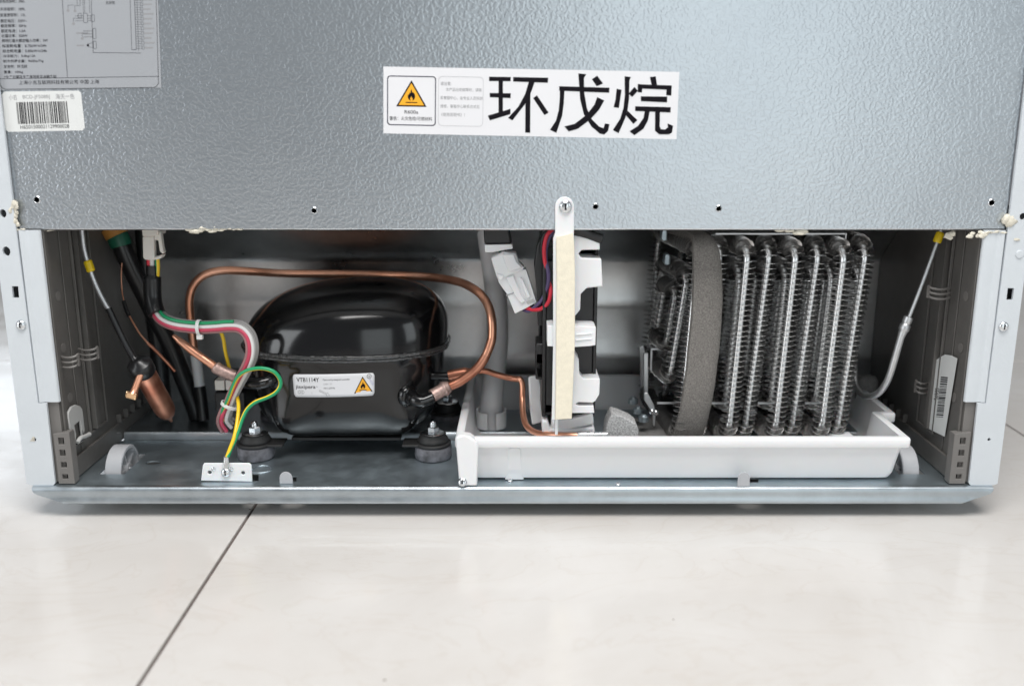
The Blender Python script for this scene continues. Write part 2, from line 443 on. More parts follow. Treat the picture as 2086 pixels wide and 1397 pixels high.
# ================================================================== SETTING: tiled floor
fl = obj("floor", MB().box((-6.52, -6.675, -0.05), (6.06, 6.125, -0.0022)), M_GROUT, smooth=0, kind="structure")
TP = 0.7865
tile0 = None
for i in range(-8, 8):
    for j in range(-8, 8):
        c = Vector((-0.230 + TP * (i + 0.5), -0.275 + 0.80 * (j + 0.5), -0.004))
        if tile0 is None:
            hx, hy = TP / 2 - 0.0014, 0.40 - 0.0014
            tile0 = obj("tile", MB().box((c.x - hx, c.y - hy, -0.004), (c.x + hx, c.y + hy, 0.0)), M_TILE, fl, smooth=0, bevel=0.0007, seg=2)
            t = tile0
        else:
            t = tile0.copy(); COL.objects.link(t); t.parent = fl
        t.location = c - WO[fl]

# ================================================================== REFRIGERATOR (cabinet, seen from the back)
FR = thing("refrigerator", (0, 0.0, 0.0), "grey steel back of a refrigerator with its lower cover off and the machine bay open", "refrigerator")
TOPZ = 1.02
# --- rear steel sheet with drilled holes
hp = [(75, 407, 5.5), (640, 429, 5), (1213, 421, 5), (1464, 425, 5), (2020, 413, 5.5)]
holes = []
for x, y, r in hp:
    c = at(x, y, 0); holes.append(circ(c.x, c.z, r / 2500, 12))
rp = obj("rear_panel", MB().plate([(-0.402, 0.2495), (0.402, 0.2495), (0.402, TOPZ), (-0.402, TOPZ)], holes, lambda u, v, w: (u, w, v), 0.0012), M_STEEL, FR, smooth=0)
for h in holes:
    cx = sum(p[0] for p in h) / len(h); cz = sum(p[1] for p in h) / len(h); r = h[0][0] - cx; mb = MB()
    mb.lathe([(r * 1.0, 0.0012), (r * 1.0, -0.0004), (r * 1.15, -0.0007), (r * 1.45, -0.0003), (r * 1.5, 0.0002), (r * 1.0, 0.0012)], (cx, 0.0, cz), (0, 1, 0), 16)
    obj("hole_rim", mb, M_ZINC, rp, smooth=50)
prof = [(0.0012 + 0.0020 * math.sin(a) * 0 + 0.0022 - 0.0032 * math.cos(a), 0.2508 - 0.0030 * math.sin(a)) for a in [math.pi * k / 8 for k in range(9)]]
rings = []
for y, z in prof + [(0.030, 0.2525), (0.030, 0.2540), (0.003, 0.2540)]:
    rings.append([Vector((-0.402 + 0.804 * k / 40, y, z + 0.00035 * noise.noise(Vector((k * 0.9, 3.1, 0))))) for k in range(41)])
obj("panel_edge", MB().loft(rings, closed=False), M_EDGE, rp, smooth=50)
# --- cabinet shell behind the sheet
mb = MB()
mb.box((-0.4195, -0.0005, 0.030), (-0.4183, 0.62, TOPZ)); mb.box((0.4183, -0.0005, 0.030), (0.4195, 0.62, TOPZ))
mb.box((-0.4180, 0.0, TOPZ + 0.0005), (0.4180, 0.62, TOPZ + 0.002)); mb.box((-0.4180, 0.6205, 0.03), (0.4180, 0.66, TOPZ))
mb.box((-0.39, 0.2235, 0.06), (0.39, 0.60, 0.066)); mb.box((-0.418, 0.0015, 0.268), (0.418, 0.0025, TOPZ))
obj("cabinet_shell", mb, M_SKIN, FR, smooth=0)

# --- corner posts
def post(sg):
    X = lambda a: sg * a
    hl = []
    if sg < 0:
        for x, y, r in ((6, 435, 7), (13, 512, 8)): c = at(x, y, -0.004); hl.append(circ(c.x, c.z, r / 2500, 14, r * 1.25 / 2500))
        q = [at(*p, -0.004) for p in ((24, 583), (37, 583), (39, 607), (26, 607))]; hl.append([(p.x, p.z) for p in q])
        c = at(70, 895, -0.004); hl.append(circ(c.x, c.z, 4 / 2450, 8))
    else:
        c = at(2084, 441, -0.004); hl.append(circ(c.x, c.z, 7 / 2500, 14))
        q = [at(*p, -0.004) for p in ((2053, 587), (2066, 587), (2063, 611), (2050, 611))]; hl.append([(p.x, p.z) for p in q])
        c = at(2015, 895, -0.004); hl.append(circ(c.x, c.z, 3.6 / 2450, 8))
    outer = [(X(0.4200), 0.0295), (X(0.4165), 0.0282), (X(0.3970), 0.0282), (X(0.3952), 0.0300), (X(0.3945), 0.1020), (X(0.4015), 0.1022), (X(0.4022), 0.2495), (X(0.4022), TOPZ), (X(0.4206), TOPZ), (X(0.4206), 0.2495)]
    p = obj("corner_post", MB().plate(outer, hl, lambda u, v, w: (u, -0.004 + w, v), 0.0025), M_POST, FR, smooth=0)
    # inner flange, a shade set back, its joint with the strip a shallow rounded step
    pr = [(0.4016, -0.0016), (0.4010, -0.0031), (0.4000, -0.0037), (0.3990, -0.0033), (0.3975, -0.0024), (0.3962, -0.0018), (0.3945, -0.0020), (0.3925, -0.0024), (0.3860, -0.0024), (0.3846, -0.0020), (0.3842, -0.0008)]
    rings = [[Vector((X(a), y, z)) for a, y in pr] for z in (0.1027, 0.112, 0.16, 0.21, 0.2485)]
    back = [[Vector((X(a), y + 0.0014, z)) for a, y in pr] for z in (0.2485, 0.21, 0.16, 0.112, 0.1027)]
    obj("post_flange", MB().loft(rings + back + [rings[0]], closed=False), M_POST, p, smooth=60)
    mb = MB()
    pt = (43, 662) if sg < 0 else (2044, 665)
    screw_head(mb, at(*pt, -0.0042), 0.0042)
    obj("screw", mb, [M_ZINC, M_INK], p, smooth=45)
    if sg > 0:
        c = at(2077, 518, -0.004)
        obj("hole_plug", MB().lathe([(0.0034, 0.0), (0.0034, 0.0004), (0.0030, 0.0008), (0, 0.0009)], c, (0, -1, 0), 18), M_POST, p)
    else:
        mb = MB()
        c = at(68, 893, -0.0042)
        for k in range(7): mb.box((c.x - 0.0030 + 0.0004 * k, c.y - 0.0003, c.z - 0.0022 + 0.0006 * k), (c.x + 0.0012, c.y, c.z - 0.0019 + 0.0006 * k))
        obj("burr", mb, M_RESID, p, smooth=0)
    return p
post(-1); post(1)

# --- plastic side liners
def liner(sg):
    Xi = sg * 0.3855
    def X(d): return Xi - sg * d                      # d: distance proud of the liner, towards the bay
    def bx(mb, d0, d1, y0, y1, z0, z1):
        a, b = sorted((X(d0), X(d1))); mb.box((a, y0, z0), (b, y1, z1))
    mb = MB()
    bx(mb, -0.004, 0.0, 0.0016, 0.2145, 0.0365, 0.262)
    p = p0_ = obj("side_liner", mb, M_LINER, FR, smooth=0)
    mb = MB()
    bx(mb, 0.0002, 0.0022, 0.0020, 0.0075, 0.0366, 0.2615)      # front border
    bx(mb, 0.0002, 0.0030, 0.0080, 0.2140, 0.0290, 0.0470)      # foot rail
    bx(mb, 0.0002, 0.0012, 0.0300, 0.0312, 0.0480, 0.2610)      # channel edges
    bx(mb, 0.0002, 0.0028, 0.0480, 0.0500, 0.0560, 0.2610)
    bx(mb, 0.0002, 0.0022, 0.0850, 0.0870, 0.0560, 0.2610)
    bx(mb, 0.0002, 0.0022, 0.0505, 0.0845, 0.0560, 0.0580)
    bx(mb, 0.0002, 0.0050, 0.0560, 0.0620, 0.0590, 0.2610)
    for k in range(5): bx(mb, 0.0002, 0.0050, 0.108 + 0.017 * k, 0.1088 + 0.017 * k, 0.0475, 0.0560)
    obj("rib", mb, M_LINER, p, smooth=30, bevel=0.0005)
    # snap clips: three thin loops each, reaching out of the liner
    spots = [(122, 158, 735, 0.0125), (160, 198, 720, 0.040)] if sg < 0 else [(1936, 1892, 596, 0.036), (1895, 1866, 788, 0.074)]
    for xa_, xb_, y, Y in spots:
        mb = MB()
        for k in range(3):
            q = [at(xa_ + (xb_ - xa_) * f, y + 10 * (k - 1) + dy, Y - dd) for f, dy, dd in ((0.0, 0, 0.0), (0.25, 3, 0.004), (0.6, 3, 0.005), (0.9, 0, 0.003), (1.0, -4, 0.0))]
            mb.tube(spline([tuple(p) for p in q], 4), 0.0010, 6)
        e_ = at(xb_, y - 14, Y); r_ = at(xb_, y + 10, Y); mb.box((e_.x - 0.0010, Y - 0.001, r_.z), (e_.x + 0.0010, Y + 0.0012, e_.z))
        obj("cable_clip", mb, M_BLOCK, p0_, smooth=40)
    # moulding dots
    for (y, z) in ((0.019, 0.19), (0.018, 0.145), (0.020, 0.10)):
        mb = MB(); mb.lathe([(0.0042, 0.0), (0.0042, 0.00035), (0, 0.00036)], (X(0.0001), y, z), (-sg, 0, 0), 18)
        obj("moulding_mark", mb, M_BLOCK, p, smooth=30)
    # end block with its four square pockets
    x0, x1 = sorted((sg * 0.3785, sg * 0.3925))
    sq = []
    for k in range(4):
        zc = 0.0680 - 0.0108 * k; h = 0.0031 - 0.0003 * k; cx = sg * 0.3862
        sq.append([(cx - 0.0024, zc - h), (cx + 0.0024, zc - h), (cx + 0.0024, zc + h), (cx - 0.0024, zc + h)])
    mb = MB().plate([(x0, 0.0290), (x1, 0.0290), (x1, 0.0762), (x0, 0.0745)], sq, lambda u, v, w: (u, -0.0032 + w, v), 0.0090)
    mb.box((x0 + 0.0004, 0.0060, 0.0294), (x1 - 0.0004, 0.0076, 0.0740))
    obj("end_block", mb, M_BLOCK, p, smooth=0, bevel=0.0005)
    # backing behind the notch of the post
    a, b = sorted((sg * 0.3860, sg * 0.4010))
    obj("liner_edge", MB().box((a, -0.0002, 0.0300), (b, 0.0012, 0.2480)), M_BLOCK, p, smooth=0)
    return p
LL = liner(-1); RL = liner(1)
# pale hook plate clipped to the liner at the roller side
def pl(poly, hole, X, th, mb): return mb.plate([(atx(x, y, X).y, atx(x, y, X).z) for x, y in poly], [[(atx(x, y, X).y, atx(x, y, X).z) for x, y in hole]], lambda u, v, w: (X - w, u, v), th)
mb = MB()
pl([(150, 911), (140, 850), (140, 840), (146, 829), (155, 824), (164, 827), (168, 833), (170, 846), (173, 876), (168, 900)], [(152, 866), (164, 856), (169, 892), (159, 903)], -0.3822, 0.0022, mb)
c = atx(172, 888, -0.3815)
mb.tube(spline([tuple(atx(x, y, -0.3795)) for x, y in ((158, 901), (164, 892), (174, 888), (182, 884))], 4), [0.0020] * 12 + [0.0024], 8)
obj("hook_plate", mb, M_CLIP, LL, smooth=40, bevel=0.0006)
# service sticker on the other liner
SX = 0.3832
def stk(poly, mb, d, th): return mb.plate([(atx(x, y, SX).y, atx(x, y, SX).z) for x, y in poly], [], lambda u, v, w: (SX - d + w, u, v), th)
mb = MB()
stk([(1905, 735), (1914, 728), (1925, 722), (1938, 724), (1950, 730), (1924, 889), (1891, 873), (1897, 760)], mb, 0.0, 0.0002)
sk = obj("bar_code_sticker", mb, M_PAPERW, RL, smooth=0)
mb = MB()
R2 = random.Random(5)
P0, P1 = Vector((1931, 768)), Vector((1921, 853)); Q0 = Vector((-14, -1))
t = 0.0
while t < 0.97:
    wd = R2.choice((0.012, 0.02, 0.03)); a = P0.lerp(P1, t); b = P0.lerp(P1, min(1, t + wd))
    stk([(a.x, a.y), (b.x, b.y), (b.x + Q0.x, b.y + Q0.y), (a.x + Q0.x, a.y + Q0.y)], mb, 0.00015, 0.0001)
    t += wd + R2.choice((0.012, 0.02, 0.028))
def sfn(x, y, dz=0):
    p = atx(1909 + (y * 0.30) - x * 0.11, 788 + x * 0.98, SX); p.x = SX - 0.0002; return Vector((p.x, p.y, p.z))
vs, fs = text_mesh("SE075")
mb.add([Vector((SX - 0.0002, atx(1906 + b * 11 - a * 1.4, 790 + a * 10.0, SX).y, atx(1906 + b * 11 - a * 1.4, 790 + a * 10.0, SX).z)) for a, b in vs], fs)
obj("printing", mb, M_INK, sk, smooth=0)

# --- inner back wall with its pressed bead and slanted upper part
prof = [(0.2150, 0.0300), (0.2150, 0.0830), (0.2138, 0.0880), (0.2150, 0.0920), (0.2150, 0.1370), (0.2145, 0.1405), (0.2139, 0.1452), (0.2145, 0.1500), (0.2150, 0.1535), (0.2150, 0.1880), (0.2120, 0.1945), (0.2040, 0.2020), (0.1380, 0.2590), (0.1280, 0.2630), (0.0035, 0.2640)]
rings = [[Vector((x, y, z)) for x in (-0.3852, 0.3852)] for y, z in prof]
rings += [[Vector((x, y + 0.0015, z + 0.0015)) for x in (-0.3852, 0.3852)] for y, z in prof[::-1]] + [rings[0]]
bw = obj("bay_back_wall", MB().loft(rings, closed=False), M_BACK, FR, smooth=40)

# --- base plate: flat front, raised rear, rolled front lip with cut corners
hol = []
q = atz(312, 942, 0.0282); hol.append(circ(q.x, q.y, 0.0068, 16, 0.0048))
def rc(x0, y0, x1, y1):
    a, b, c, d = (atz(*p, 0.0282) for p in ((x0, y1), (x1, y1), (x1, y0), (x0, y0))); return [(p.x, p.y) for p in (a, b, c, d)]
hol.append(rc(508, 964, 527, 979)); hol.append(rc(588, 969, 604, 980)); hol.append(rc(1522, 973, 1545, 982))
for sg in (-1, 1): x0, x1 = sorted((sg * 0.3455, sg * 0.3690)); hol.append([(x0, 0.022), (x1, 0.022), (x1, 0.076), (x0, 0.076)])
mb = MB().plate([(-0.4140, -0.0040), (0.4150, -0.0040), (0.4150, 0.1105), (-0.4140, 0.1105)], hol, lambda u, v, w: (u, v, 0.0282 - w), 0.0012)
bp_ = obj("base_plate", mb, M_GALV, FR, smooth=0)
rings = []
for y, z, c in ((-0.0040, 0.0282, 0), (-0.0062, 0.0280, 0), (-0.0078, 0.0272, 0), (-0.0086, 0.0260, 0.0002), (-0.0090, 0.0245, 0.0010), (-0.0088, 0.0222, 0.0025), (-0.0086, 0.0200, 0.008), (-0.0090, 0.0175, 0.016), (-0.0096, 0.0155, 0.022), (-0.0094, 0.0138, 0.026), (-0.0082, 0.0127, 0.027), (-0.0050, 0.0122, 0.027), (-0.0050, 0.0134, 0.027), (-0.0074, 0.0150, 0.022), (-0.0074, 0.0265, 0.001), (-0.0040, 0.0270, 0)):
    rings.append([Vector((-0.4140 + c + (0.829 - 2 * c) * k / 60, y + 0.00025 * noise.noise(Vector((k * 0.35, z * 90, 1))), z)) for k in range(61)])
obj("front_lip", MB().loft(rings, closed=False), M_LIP, bp_, smooth=50)
obj("raised_step", MB().loft([[Vector((x, y, z)) for x in (-0.3815, 0.3815)] for y, z in ((0.1105, 0.0282), (0.1120, 0.0290), (0.1135, 0.0345), (0.1150, 0.0358), (0.2148, 0.0360), (0.2148, 0.0345), (0.1150, 0.0343), (0.1135, 0.0282), (0.1105, 0.0270), (0.1105, 0.0282))], closed=False), M_LIP, bp_, smooth=40)
def tongue(x0, x1, ytop, ybot, Y):
    mb = MB(); a, b = at(x0, ybot, Y), at(x1, ybot, Y); t = at((x0 + x1) / 2, ytop, Y)
    cx, hw = (a.x + b.x) / 2, (b.x - a.x) / 2
    pts = [(cx - hw * 1.05, 0.0284), (cx + hw * 1.05, 0.0284)] + [(cx + hw * math.cos(q), t.z - hw + hw * math.sin(q)) for q in [math.pi * k / 10 for k in range(11)]]
    mb.plate(pts, [], lambda u, v, w: (u, Y + w, v), 0.0012)
    obj("bent_tongue", mb, M_GREYPL, bp_, smooth=30, bevel=0.0003)
tongue(570, 596, 961, 984, -0.0010); tongue(1503, 1527, 962, 984, -0.0075)
# --- pressed dimples and loose screws heads along the plate
for x, y in ((1039, 979), (1259, 986)):
    mb = MB(); screw_head(mb, atz(x, y, 0.0288), 0.0022, (0, -0.2, 1)); obj("rivet", mb, [M_ZINC, M_INK], bp_, smooth=45)
mb = MB().tube(spline([tuple(atz(x, y, 0.0283)) for x, y in ((514, 956), (528, 949), (548, 949), (552, 958), (530, 963), (514, 962))], 5), 0.0007, 8)
obj("pressed_bead", mb, M_GALV, bp_, smooth=60)
# --- earthing bracket: upright white plate
mb = MB(); YB = 0.0035
def eb(x, y): p = at(x, y, YB); return (p.x, p.z)
hl = []
for x, y in ((427, 962), (495, 963)): c = at(x, y, YB); hl.append(circ(c.x, c.z, 0.0017, 12))
mb.plate([eb(*p) for p in ((409, 979), (413, 947), (416, 943), (508, 943), (512, 947), (514, 981))], hl, lambda u, v, w: (u, YB + w, v), 0.0014)
eb_ = obj("earthing_bracket", mb, M_WHITE, bp_, smooth=30, bevel=0.0006)
mb = MB(); c = at(460, 962, YB - 0.0012)
screw_head(mb, c, 0.0040)
for x, y in ((435, 954), (471, 954)): mb.lathe([(0.0018, 0), (0.0018, 0.0006), (0.001, 0.0012), (0, 0.0013)], at(x, y, YB), (0, -1, 0), 12)
obj("screw", mb, [M_ZINC, M_INK], eb_, smooth=45)
# --- transport rollers
def roller(sg):
    mb = MB(); R, w, cy, cz = 0.0226, 0.0145, 0.0488, 0.0228
    xa = sg * 0.3655; ax = Vector((-sg, 0, 0))
    mb.lathe([(R - 0.0035, 0.0), (R - 0.0008, 0.0), (R, 0.0008), (R, w - 0.0008), (R - 0.0008, w), (R - 0.0032, w), (R - 0.0036, w - 0.002), (R - 0.0040, w - 0.0085), (R - 0.0040, 0.003)], (xa, cy, cz), ax, 48)
    rim = obj("roller", mb, M_GREYPL, FR, smooth=40)
    mb = MB().lathe([(0.0058, 0.001), (0.0058, w - 0.0005), (0.0030, w - 0.0003), (0.0028, w - 0.003), (0, w - 0.003)], (xa, cy, cz), ax, 20)
    for k in range(5):
        a = 2 * math.pi * (k + 0.25) / 5; x0, x1 = sorted((xa - sg * 0.004, xa - sg * (w - 0.002)))
        mb.box((x0, cy - 0.0011, cz + 0.0052), (x1, cy + 0.0011, cz + R - 0.0038), rot=Matrix.Rotation(a, 3, "X"), c=(xa, cy, cz))
    x0, x1 = sorted((xa - sg * 0.0030, xa - sg * 0.0045))
    mb.lathe([(R - 0.0042, 0.0030), (R - 0.0042, 0.0042), (0, 0.0043)], (xa, cy, cz), ax, 40)
    obj("spokes", mb, M_GREYPL, rim, smooth=30)
    mb = MB().tube([(xa + sg * 0.004, cy, cz), (xa - sg * (w + 0.012), cy, cz)], 0.0026, 14)
    obj("axle", mb, M_ZINC, rim, smooth=40)
roller(-1); roller(1)

# --- crusts of insulation foam squeezed out of the seams
def residue(pts, r, seed, parent=FR, sq=(1, 1, 1)):
    mb = MB(); R3 = random.Random(seed)
    bm = bmesh.new(); bmesh.ops.create_icosphere(bm, subdivisions=2, radius=1.0)
    base = [v.co.copy() for v in bm.verts]; fcs = [[v.index for v in f.verts] for f in bm.faces]; bm.free()
    for p in pts:
        for k in range(2):
            c = p + Vector((R3.uniform(-1, 1) * r, R3.uniform(-0.2, 0.2) * r, R3.uniform(-0.6, 0.6) * r)); rr = r * R3.uniform(0.5, 1.05)
            off = Vector((R3.random() * 50, R3.random() * 50, 0))
            mb.add([c + Vector((v.x * sq[0], v.y * sq[1], v.z * sq[2])) * rr * (1 + 0.75 * noise.noise(v * 1.6 + off) + 0.25 * noise.noise(v * 4.0 + off)) for v in base], fcs)
    return obj("foam_residue", mb, M_RESID, parent, smooth=80)
residue([at(26, 408 + 9 * k, -0.003) for k in range(3)], 0.0030, 1, sq=(1, 0.6, 1.2))
residue([at(31 + 0.8 * k, 432 + 9 * k, -0.003) for k in range(4)], 0.0018, 2, sq=(0.8, 0.6, 1.3))
residue([at(38 + 7 * k, 468, -0.002) for k in range(2)], 0.0018, 3, sq=(1.4, 0.6, 0.6))
residue([at(390 + 13 * k, 468, 0.002) for k in range(5)], 0.0030, 4, sq=(1.5, 0.6, 0.6))
residue([at(455 + 12 * k, 466, 0.001) for k in range(4)], 0.0016, 14, sq=(1.7, 0.6, 0.5))
residue([at(88 + 9 * k, 469, 0.004) for k in range(3)], 0.0016, 15, sq=(1.6, 0.6, 0.5))
residue([at(1590 + 18 * k, 470, 0.004) for k in range(3)], 0.0032, 5, sq=(1.7, 0.6, 0.6))
residue([at(2052, 446 + 9 * k, -0.003) for k in range(2)], 0.0042, 6, sq=(1, 0.6, 1.1))
residue([at(1983 + 12 * k, 477, -0.002) for k in range(3)], 0.0029, 7, sq=(1.3, 0.6, 0.9))
residue([at(2012 + 10 * k, 473, -0.003) for k in range(4)], 0.0014, 8, sq=(1.8, 0.6, 0.5))
residue([at(1932, 477, 0.012)], 0.0030, 9, sq=(1.2, 0.8, 1))
residue([at(2070, 488, -0.004)], 0.0024, 10, sq=(1.4, 0.4, 0.7))

# --- stickers on the sheet
YS = -0.0002
def sheetfn(x, y, dz=0.0):
    p = at(x, y, YS - 0.00012 - dz); return p
def sticker(name, poly, m, th=0.00018):
    mb = MB(); slab(mb, poly, YS, th); return obj(name, mb, m, FR, smooth=0)
# hazard notice
hz = sticker("hazard_sticker", [(781, 136), (1384, 147), (1378, 284), (781, 272)], M_PAPER)
def HF(x, y, dz=0.0):                                   # sticker coordinates: 600 wide, 136 high, along its own tilt
    fx, fy = x / 600.0, y / 136.0
    top = Vector((781, 136)).lerp(Vector((1384, 147)), fx); bot = Vector((781, 272)).lerp(Vector((1378, 284)), fx)
    q = top.lerp(bot, fy); return at(q.x, q.y, YS - 0.0001 - dz)
mb = MB()                                               # inks: 0 black, 1 grey, 2 pale, 3 navy, 4 yellow
put_line(mb, rrect(8.5, 19, 106, 118, 6), HF, 2.0, 3, True)
put_line(mb, rrect(112, 18, 203, 118, 8), HF, 0.9, 2, True)
warning_triangle(mb, (57, 27), (26, 80.5), (88, 80.5), HF, 4, 0)
put_text(mb, "R600a", HF, 43, 95, width=28, height=7, mi=0)
put_text(mb, "警告：火灾危险/可燃材料", HF, 12.5, 109, width=87, height=8.2, mi=0)
for k, (s, x, w) in enumerate((("请注意:", 116, 22), ("本产品出现故障时，请联", 127, 73), ("系客服中心，由专业人员拆卸", 116, 86), ("维修，客服中心联系方式见", 116, 80), ("《使用说明书》！", 118, 48))):
    put_text(mb, s, HF, x, 36 + (12 if k else 0) + (k - 1 if k else 0) * 17, width=w, height=7.5, mi=1)
STROKES = [  # the three large characters, stroke by stroke (outline corners as they lie on the sticker)
 [(770,120),(915,122),(913,150),(770,149)], [(833,135),(862,135),(862,375),(833,375)], [(775,228),(915,230),(913,262),(775,256)], [(762,378),(912,333),(912,368),(775,410)],
 [(930,122),(1163,127),(1160,160),(930,152)], [(1035,150),(1075,150),(1052,215),(1010,300),(925,410),(897,393),(965,318),(1010,235)], [(1012,230),(1045,225),(1043,492),(1010,490)], [(1088,243),(1165,358),(1138,375),(1063,262)],
 [(1236,183),(1570,193),(1568,226),(1236,213)], [(1240,190),(1272,195),(1266,300),(1255,380),(1217,492),(1175,472),(1215,410),(1233,340),(1240,260)],
 [(1363,98),(1415,103),(1400,130),(1403,230),(1420,330),(1450,400),(1500,450),(1530,462),(1540,430),(1570,435),(1560,480),(1535,503),(1505,497),(1450,450),(1400,370),(1375,270),(1368,170)],
 [(1488,255),(1535,278),(1500,340),(1440,405),(1360,465),(1300,483),(1270,450),(1340,432),(1420,370),(1470,305)], [(1488,113),(1527,165),(1485,183),(1453,137)],
 [(1617,200),(1650,207),(1640,275),(1632,327),(1597,322),(1610,270)], [(1670,117),(1712,122),(1702,145),(1700,260),(1690,340),(1672,400),(1630,494),(1592,474),(1640,400),(1662,330),(1672,240)],
 [(1735,188),(1758,213),(1720,255),(1697,232)], [(1690,345),(1755,408),(1728,433),(1678,375)], [(1838,122),(1877,118),(1885,175),(1850,178)],
 [(1758,168),(1790,172),(1785,225),(1757,222)], [(1760,170),(1983,178),(1980,207),(1760,198)], [(1950,190),(1983,178),(1980,245),(1946,242)],
 [(1778,250),(1953,252),(1952,290),(1778,282)], [(1740,316),(1977,322),(1975,357),(1740,347)], [(1805,345),(1837,348),(1825,410),(1795,465),(1735,508),(1703,482),(1760,445),(1795,395)],
 [(1873,350),(1905,352),(1903,450),(1912,468),(1940,470),(1958,455),(1955,430),(1992,445),(1985,490),(1965,502),(1900,502),(1872,478)]]
for k, st in enumerate(STROKES):
    put_poly(mb, [(760 + a * 0.3068, 120 + b * 0.3068) for a, b in st], lambda x, y: at(x, y, YS - 0.0001 - 0.000004 * k), 0)
obj("printing", mb, [M_INK, M_INKG, M_INKL, M_INKB, M_ORANGE], hz, smooth=0, normals=False)
# barcode sticker
bc = sticker("barcode_sticker", [(4, 193), (9, 187), (160, 185), (165, 190), (173, 260), (168, 266), (17, 269), (11, 264)], M_PAPERW)
def BF(x, y, dz=0.0):                                   # 165 x 80
    fx, fy = x / 165.0, y / 80.0
    q = Vector((3, 188)).lerp(Vector((165, 185)), fx).lerp(Vector((11, 269)).lerp(Vector((173, 265)), fx), fy); return at(q.x, q.y, YS - 0.0001 - dz)
mb = MB()
put_text(mb, "小吉", BF, 14, 16.5, width=17, height=11, mi=1)
put_text(mb, "BCD-JF508BJ", BF, 43, 16.5, width=56, height=9.5, mi=1)
put_text(mb, "海天一色", BF, 111, 16.5, width=39, height=11, mi=1)
put_text(mb, "H6501500021129900028", BF, 32, 75, width=101, height=7.5, mi=0)
x = 28.0; R4 = random.Random(3)
while x < 134:
    w = R4.choice((0.9, 0.9, 1.3, 2.0, 2.6)); put_poly(mb, [(x, 21), (x + w, 21), (x + w, 65), (x, 65)], BF, 0); x += w + R4.choice((0.9, 0.9, 1.4, 2.2))
obj("printing", mb, [M_INK, M_INKG], bc, smooth=0, normals=False)
# rating sticker with the wiring diagram
YS = -0.00045
rt = sticker("rating_sticker", [(-20, 184.6), (-26, -60), (310, -66), (322, 0), (329, 179)], M_PAPERG)
def RF(x, y, dz=0.0): return at(x + (y - 90) * 0.035, y + (x - 160) * -0.012, YS - 0.0001 - dz)
mb = MB()
lines = [("总有效容积：306L", 5, 52), ("冷冻容积：189L", 21, 52), ("变温室容积：13L", 33, 52), ("额定电压：220V~", 45, 54), ("额定频率：50Hz", 55, 52), ("额定电流：1.5A", 65.5, 50), ("化霜功率：200W", 75.5, 53), ("照明灯最大额定输入功率：3W", 85.5, 94), ("标准耗电量：0.75kW·h/24h", 96, 90), ("综合耗电量：0.85kW·h/24h", 106.5, 90), ("冷冻能力：5.0kg/12h", 117, 66), ("制冷剂灌注量：R600a/75g", 127.5, 82), ("发泡剂：环戊烷", 138, 48), ("重量：105kg", 149.5, 39), ("*生产日期及生产序列号见冰箱条码", 159.5, 106)]
for k, (s, y, w) in enumerate(lines): put_text(mb, s, RF, 1.5 + k * 0.35, y, width=w, height=7.2, mi=0, bold=0.006)
put_text(mb, "上海小吉互联网科技有限公司 中国·上海", RF, 36, 171.5, width=163, height=8.5, mi=0)
put_text(mb, "主控板", RF, 218, 10, width=19, height=6.5, mi=0)
put_line(mb, [(-8, 150), (-2, 172), (2, 178), (8, 180.5), (310, 180.5), (316, 178), (320, 172), (321, 40), (321, -60)], RF, 0.9, 0)
put_line(mb, [(-8, 159), (321, 158)], RF, 0.8, 0); put_line(mb, [(128, -60), (135, 158)], RF, 0.8, 0)
put_line(mb, [(189, -10), (189, 108), (286, 110)], RF, 0.7, 0)
put_line(mb, [(268, -20), (268, 103), (277, 103), (277, -20)], RF, 0.7, 0)
for k in range(24):
    y = -12 + 4.9 * k; put_line(mb, [(277, y), (289, y)], RF, 0.5, 0)
    if k % 2 == 0:
        put_line(mb, rrect(289, y, 293.5, y + 6.5, 0.3, 1), RF, 0.5, 0, True)
        put_poly(mb, [(295, y + 2), (295 + 14 + 3 * (k % 3), y + 2), (295 + 14 + 3 * (k % 3), y + 5), (295, y + 5)], RF, 1)
put_line(mb, [(282, -20), (282, 106)], RF, 0.5, 0)
for x, y in ((141, 22), (155, 23), (151, 49), (168, 79)):
    put_poly(mb, circ(x, y, 3.0, 12), RF, 1); put_line(mb, [(x, y - 3), (x, y - 11), (x + 12, y - 11)], RF, 0.5, 0)
for x0, y0, x1, y1 in ((161, 28, 168, 37), (172, 28, 180, 47), (187, 31, 194, 45), (190, 59, 196, 80), (190, 85, 196, 100), (160, -4, 166, 12)): put_line(mb, rrect(x0, y0, x1, y1, 1.2, 2), RF, 0.6, 0, True)
for y in (33, 38, 43): put_line(mb, [(155, y), (172, y)], RF, 0.5, 0); put_line(mb, [(180, y), (187, y)], RF, 0.5, 0)
for y in (64, 70, 76): put_line(mb, [(170, y), (190, y)], RF, 0.5, 0); put_poly(mb, [(174, y - 1.2), (184, y - 1.2), (184, y + 0.6), (174, y + 0.6)], RF, 1)
for y in (68, 93): put_poly(mb, [(156, y - 1.3), (171, y - 1.3), (171, y + 1.3), (156, y + 1.3)], RF, 1)
for x in (172, 175, 185): put_line(mb, [(x, -30), (x, 28)], RF, 0.5, 0)
put_poly(mb, circ(179, 93, 2.4, 10), RF, 0); put_line(mb, [(179, 90), (190, 88)], RF, 0.5, 0); put_line(mb, [(179, 96), (190, 98)], RF, 0.5, 0)
obj("printing", mb, [M_INK, M_INKG], rt, smooth=0, normals=False)
#PART3

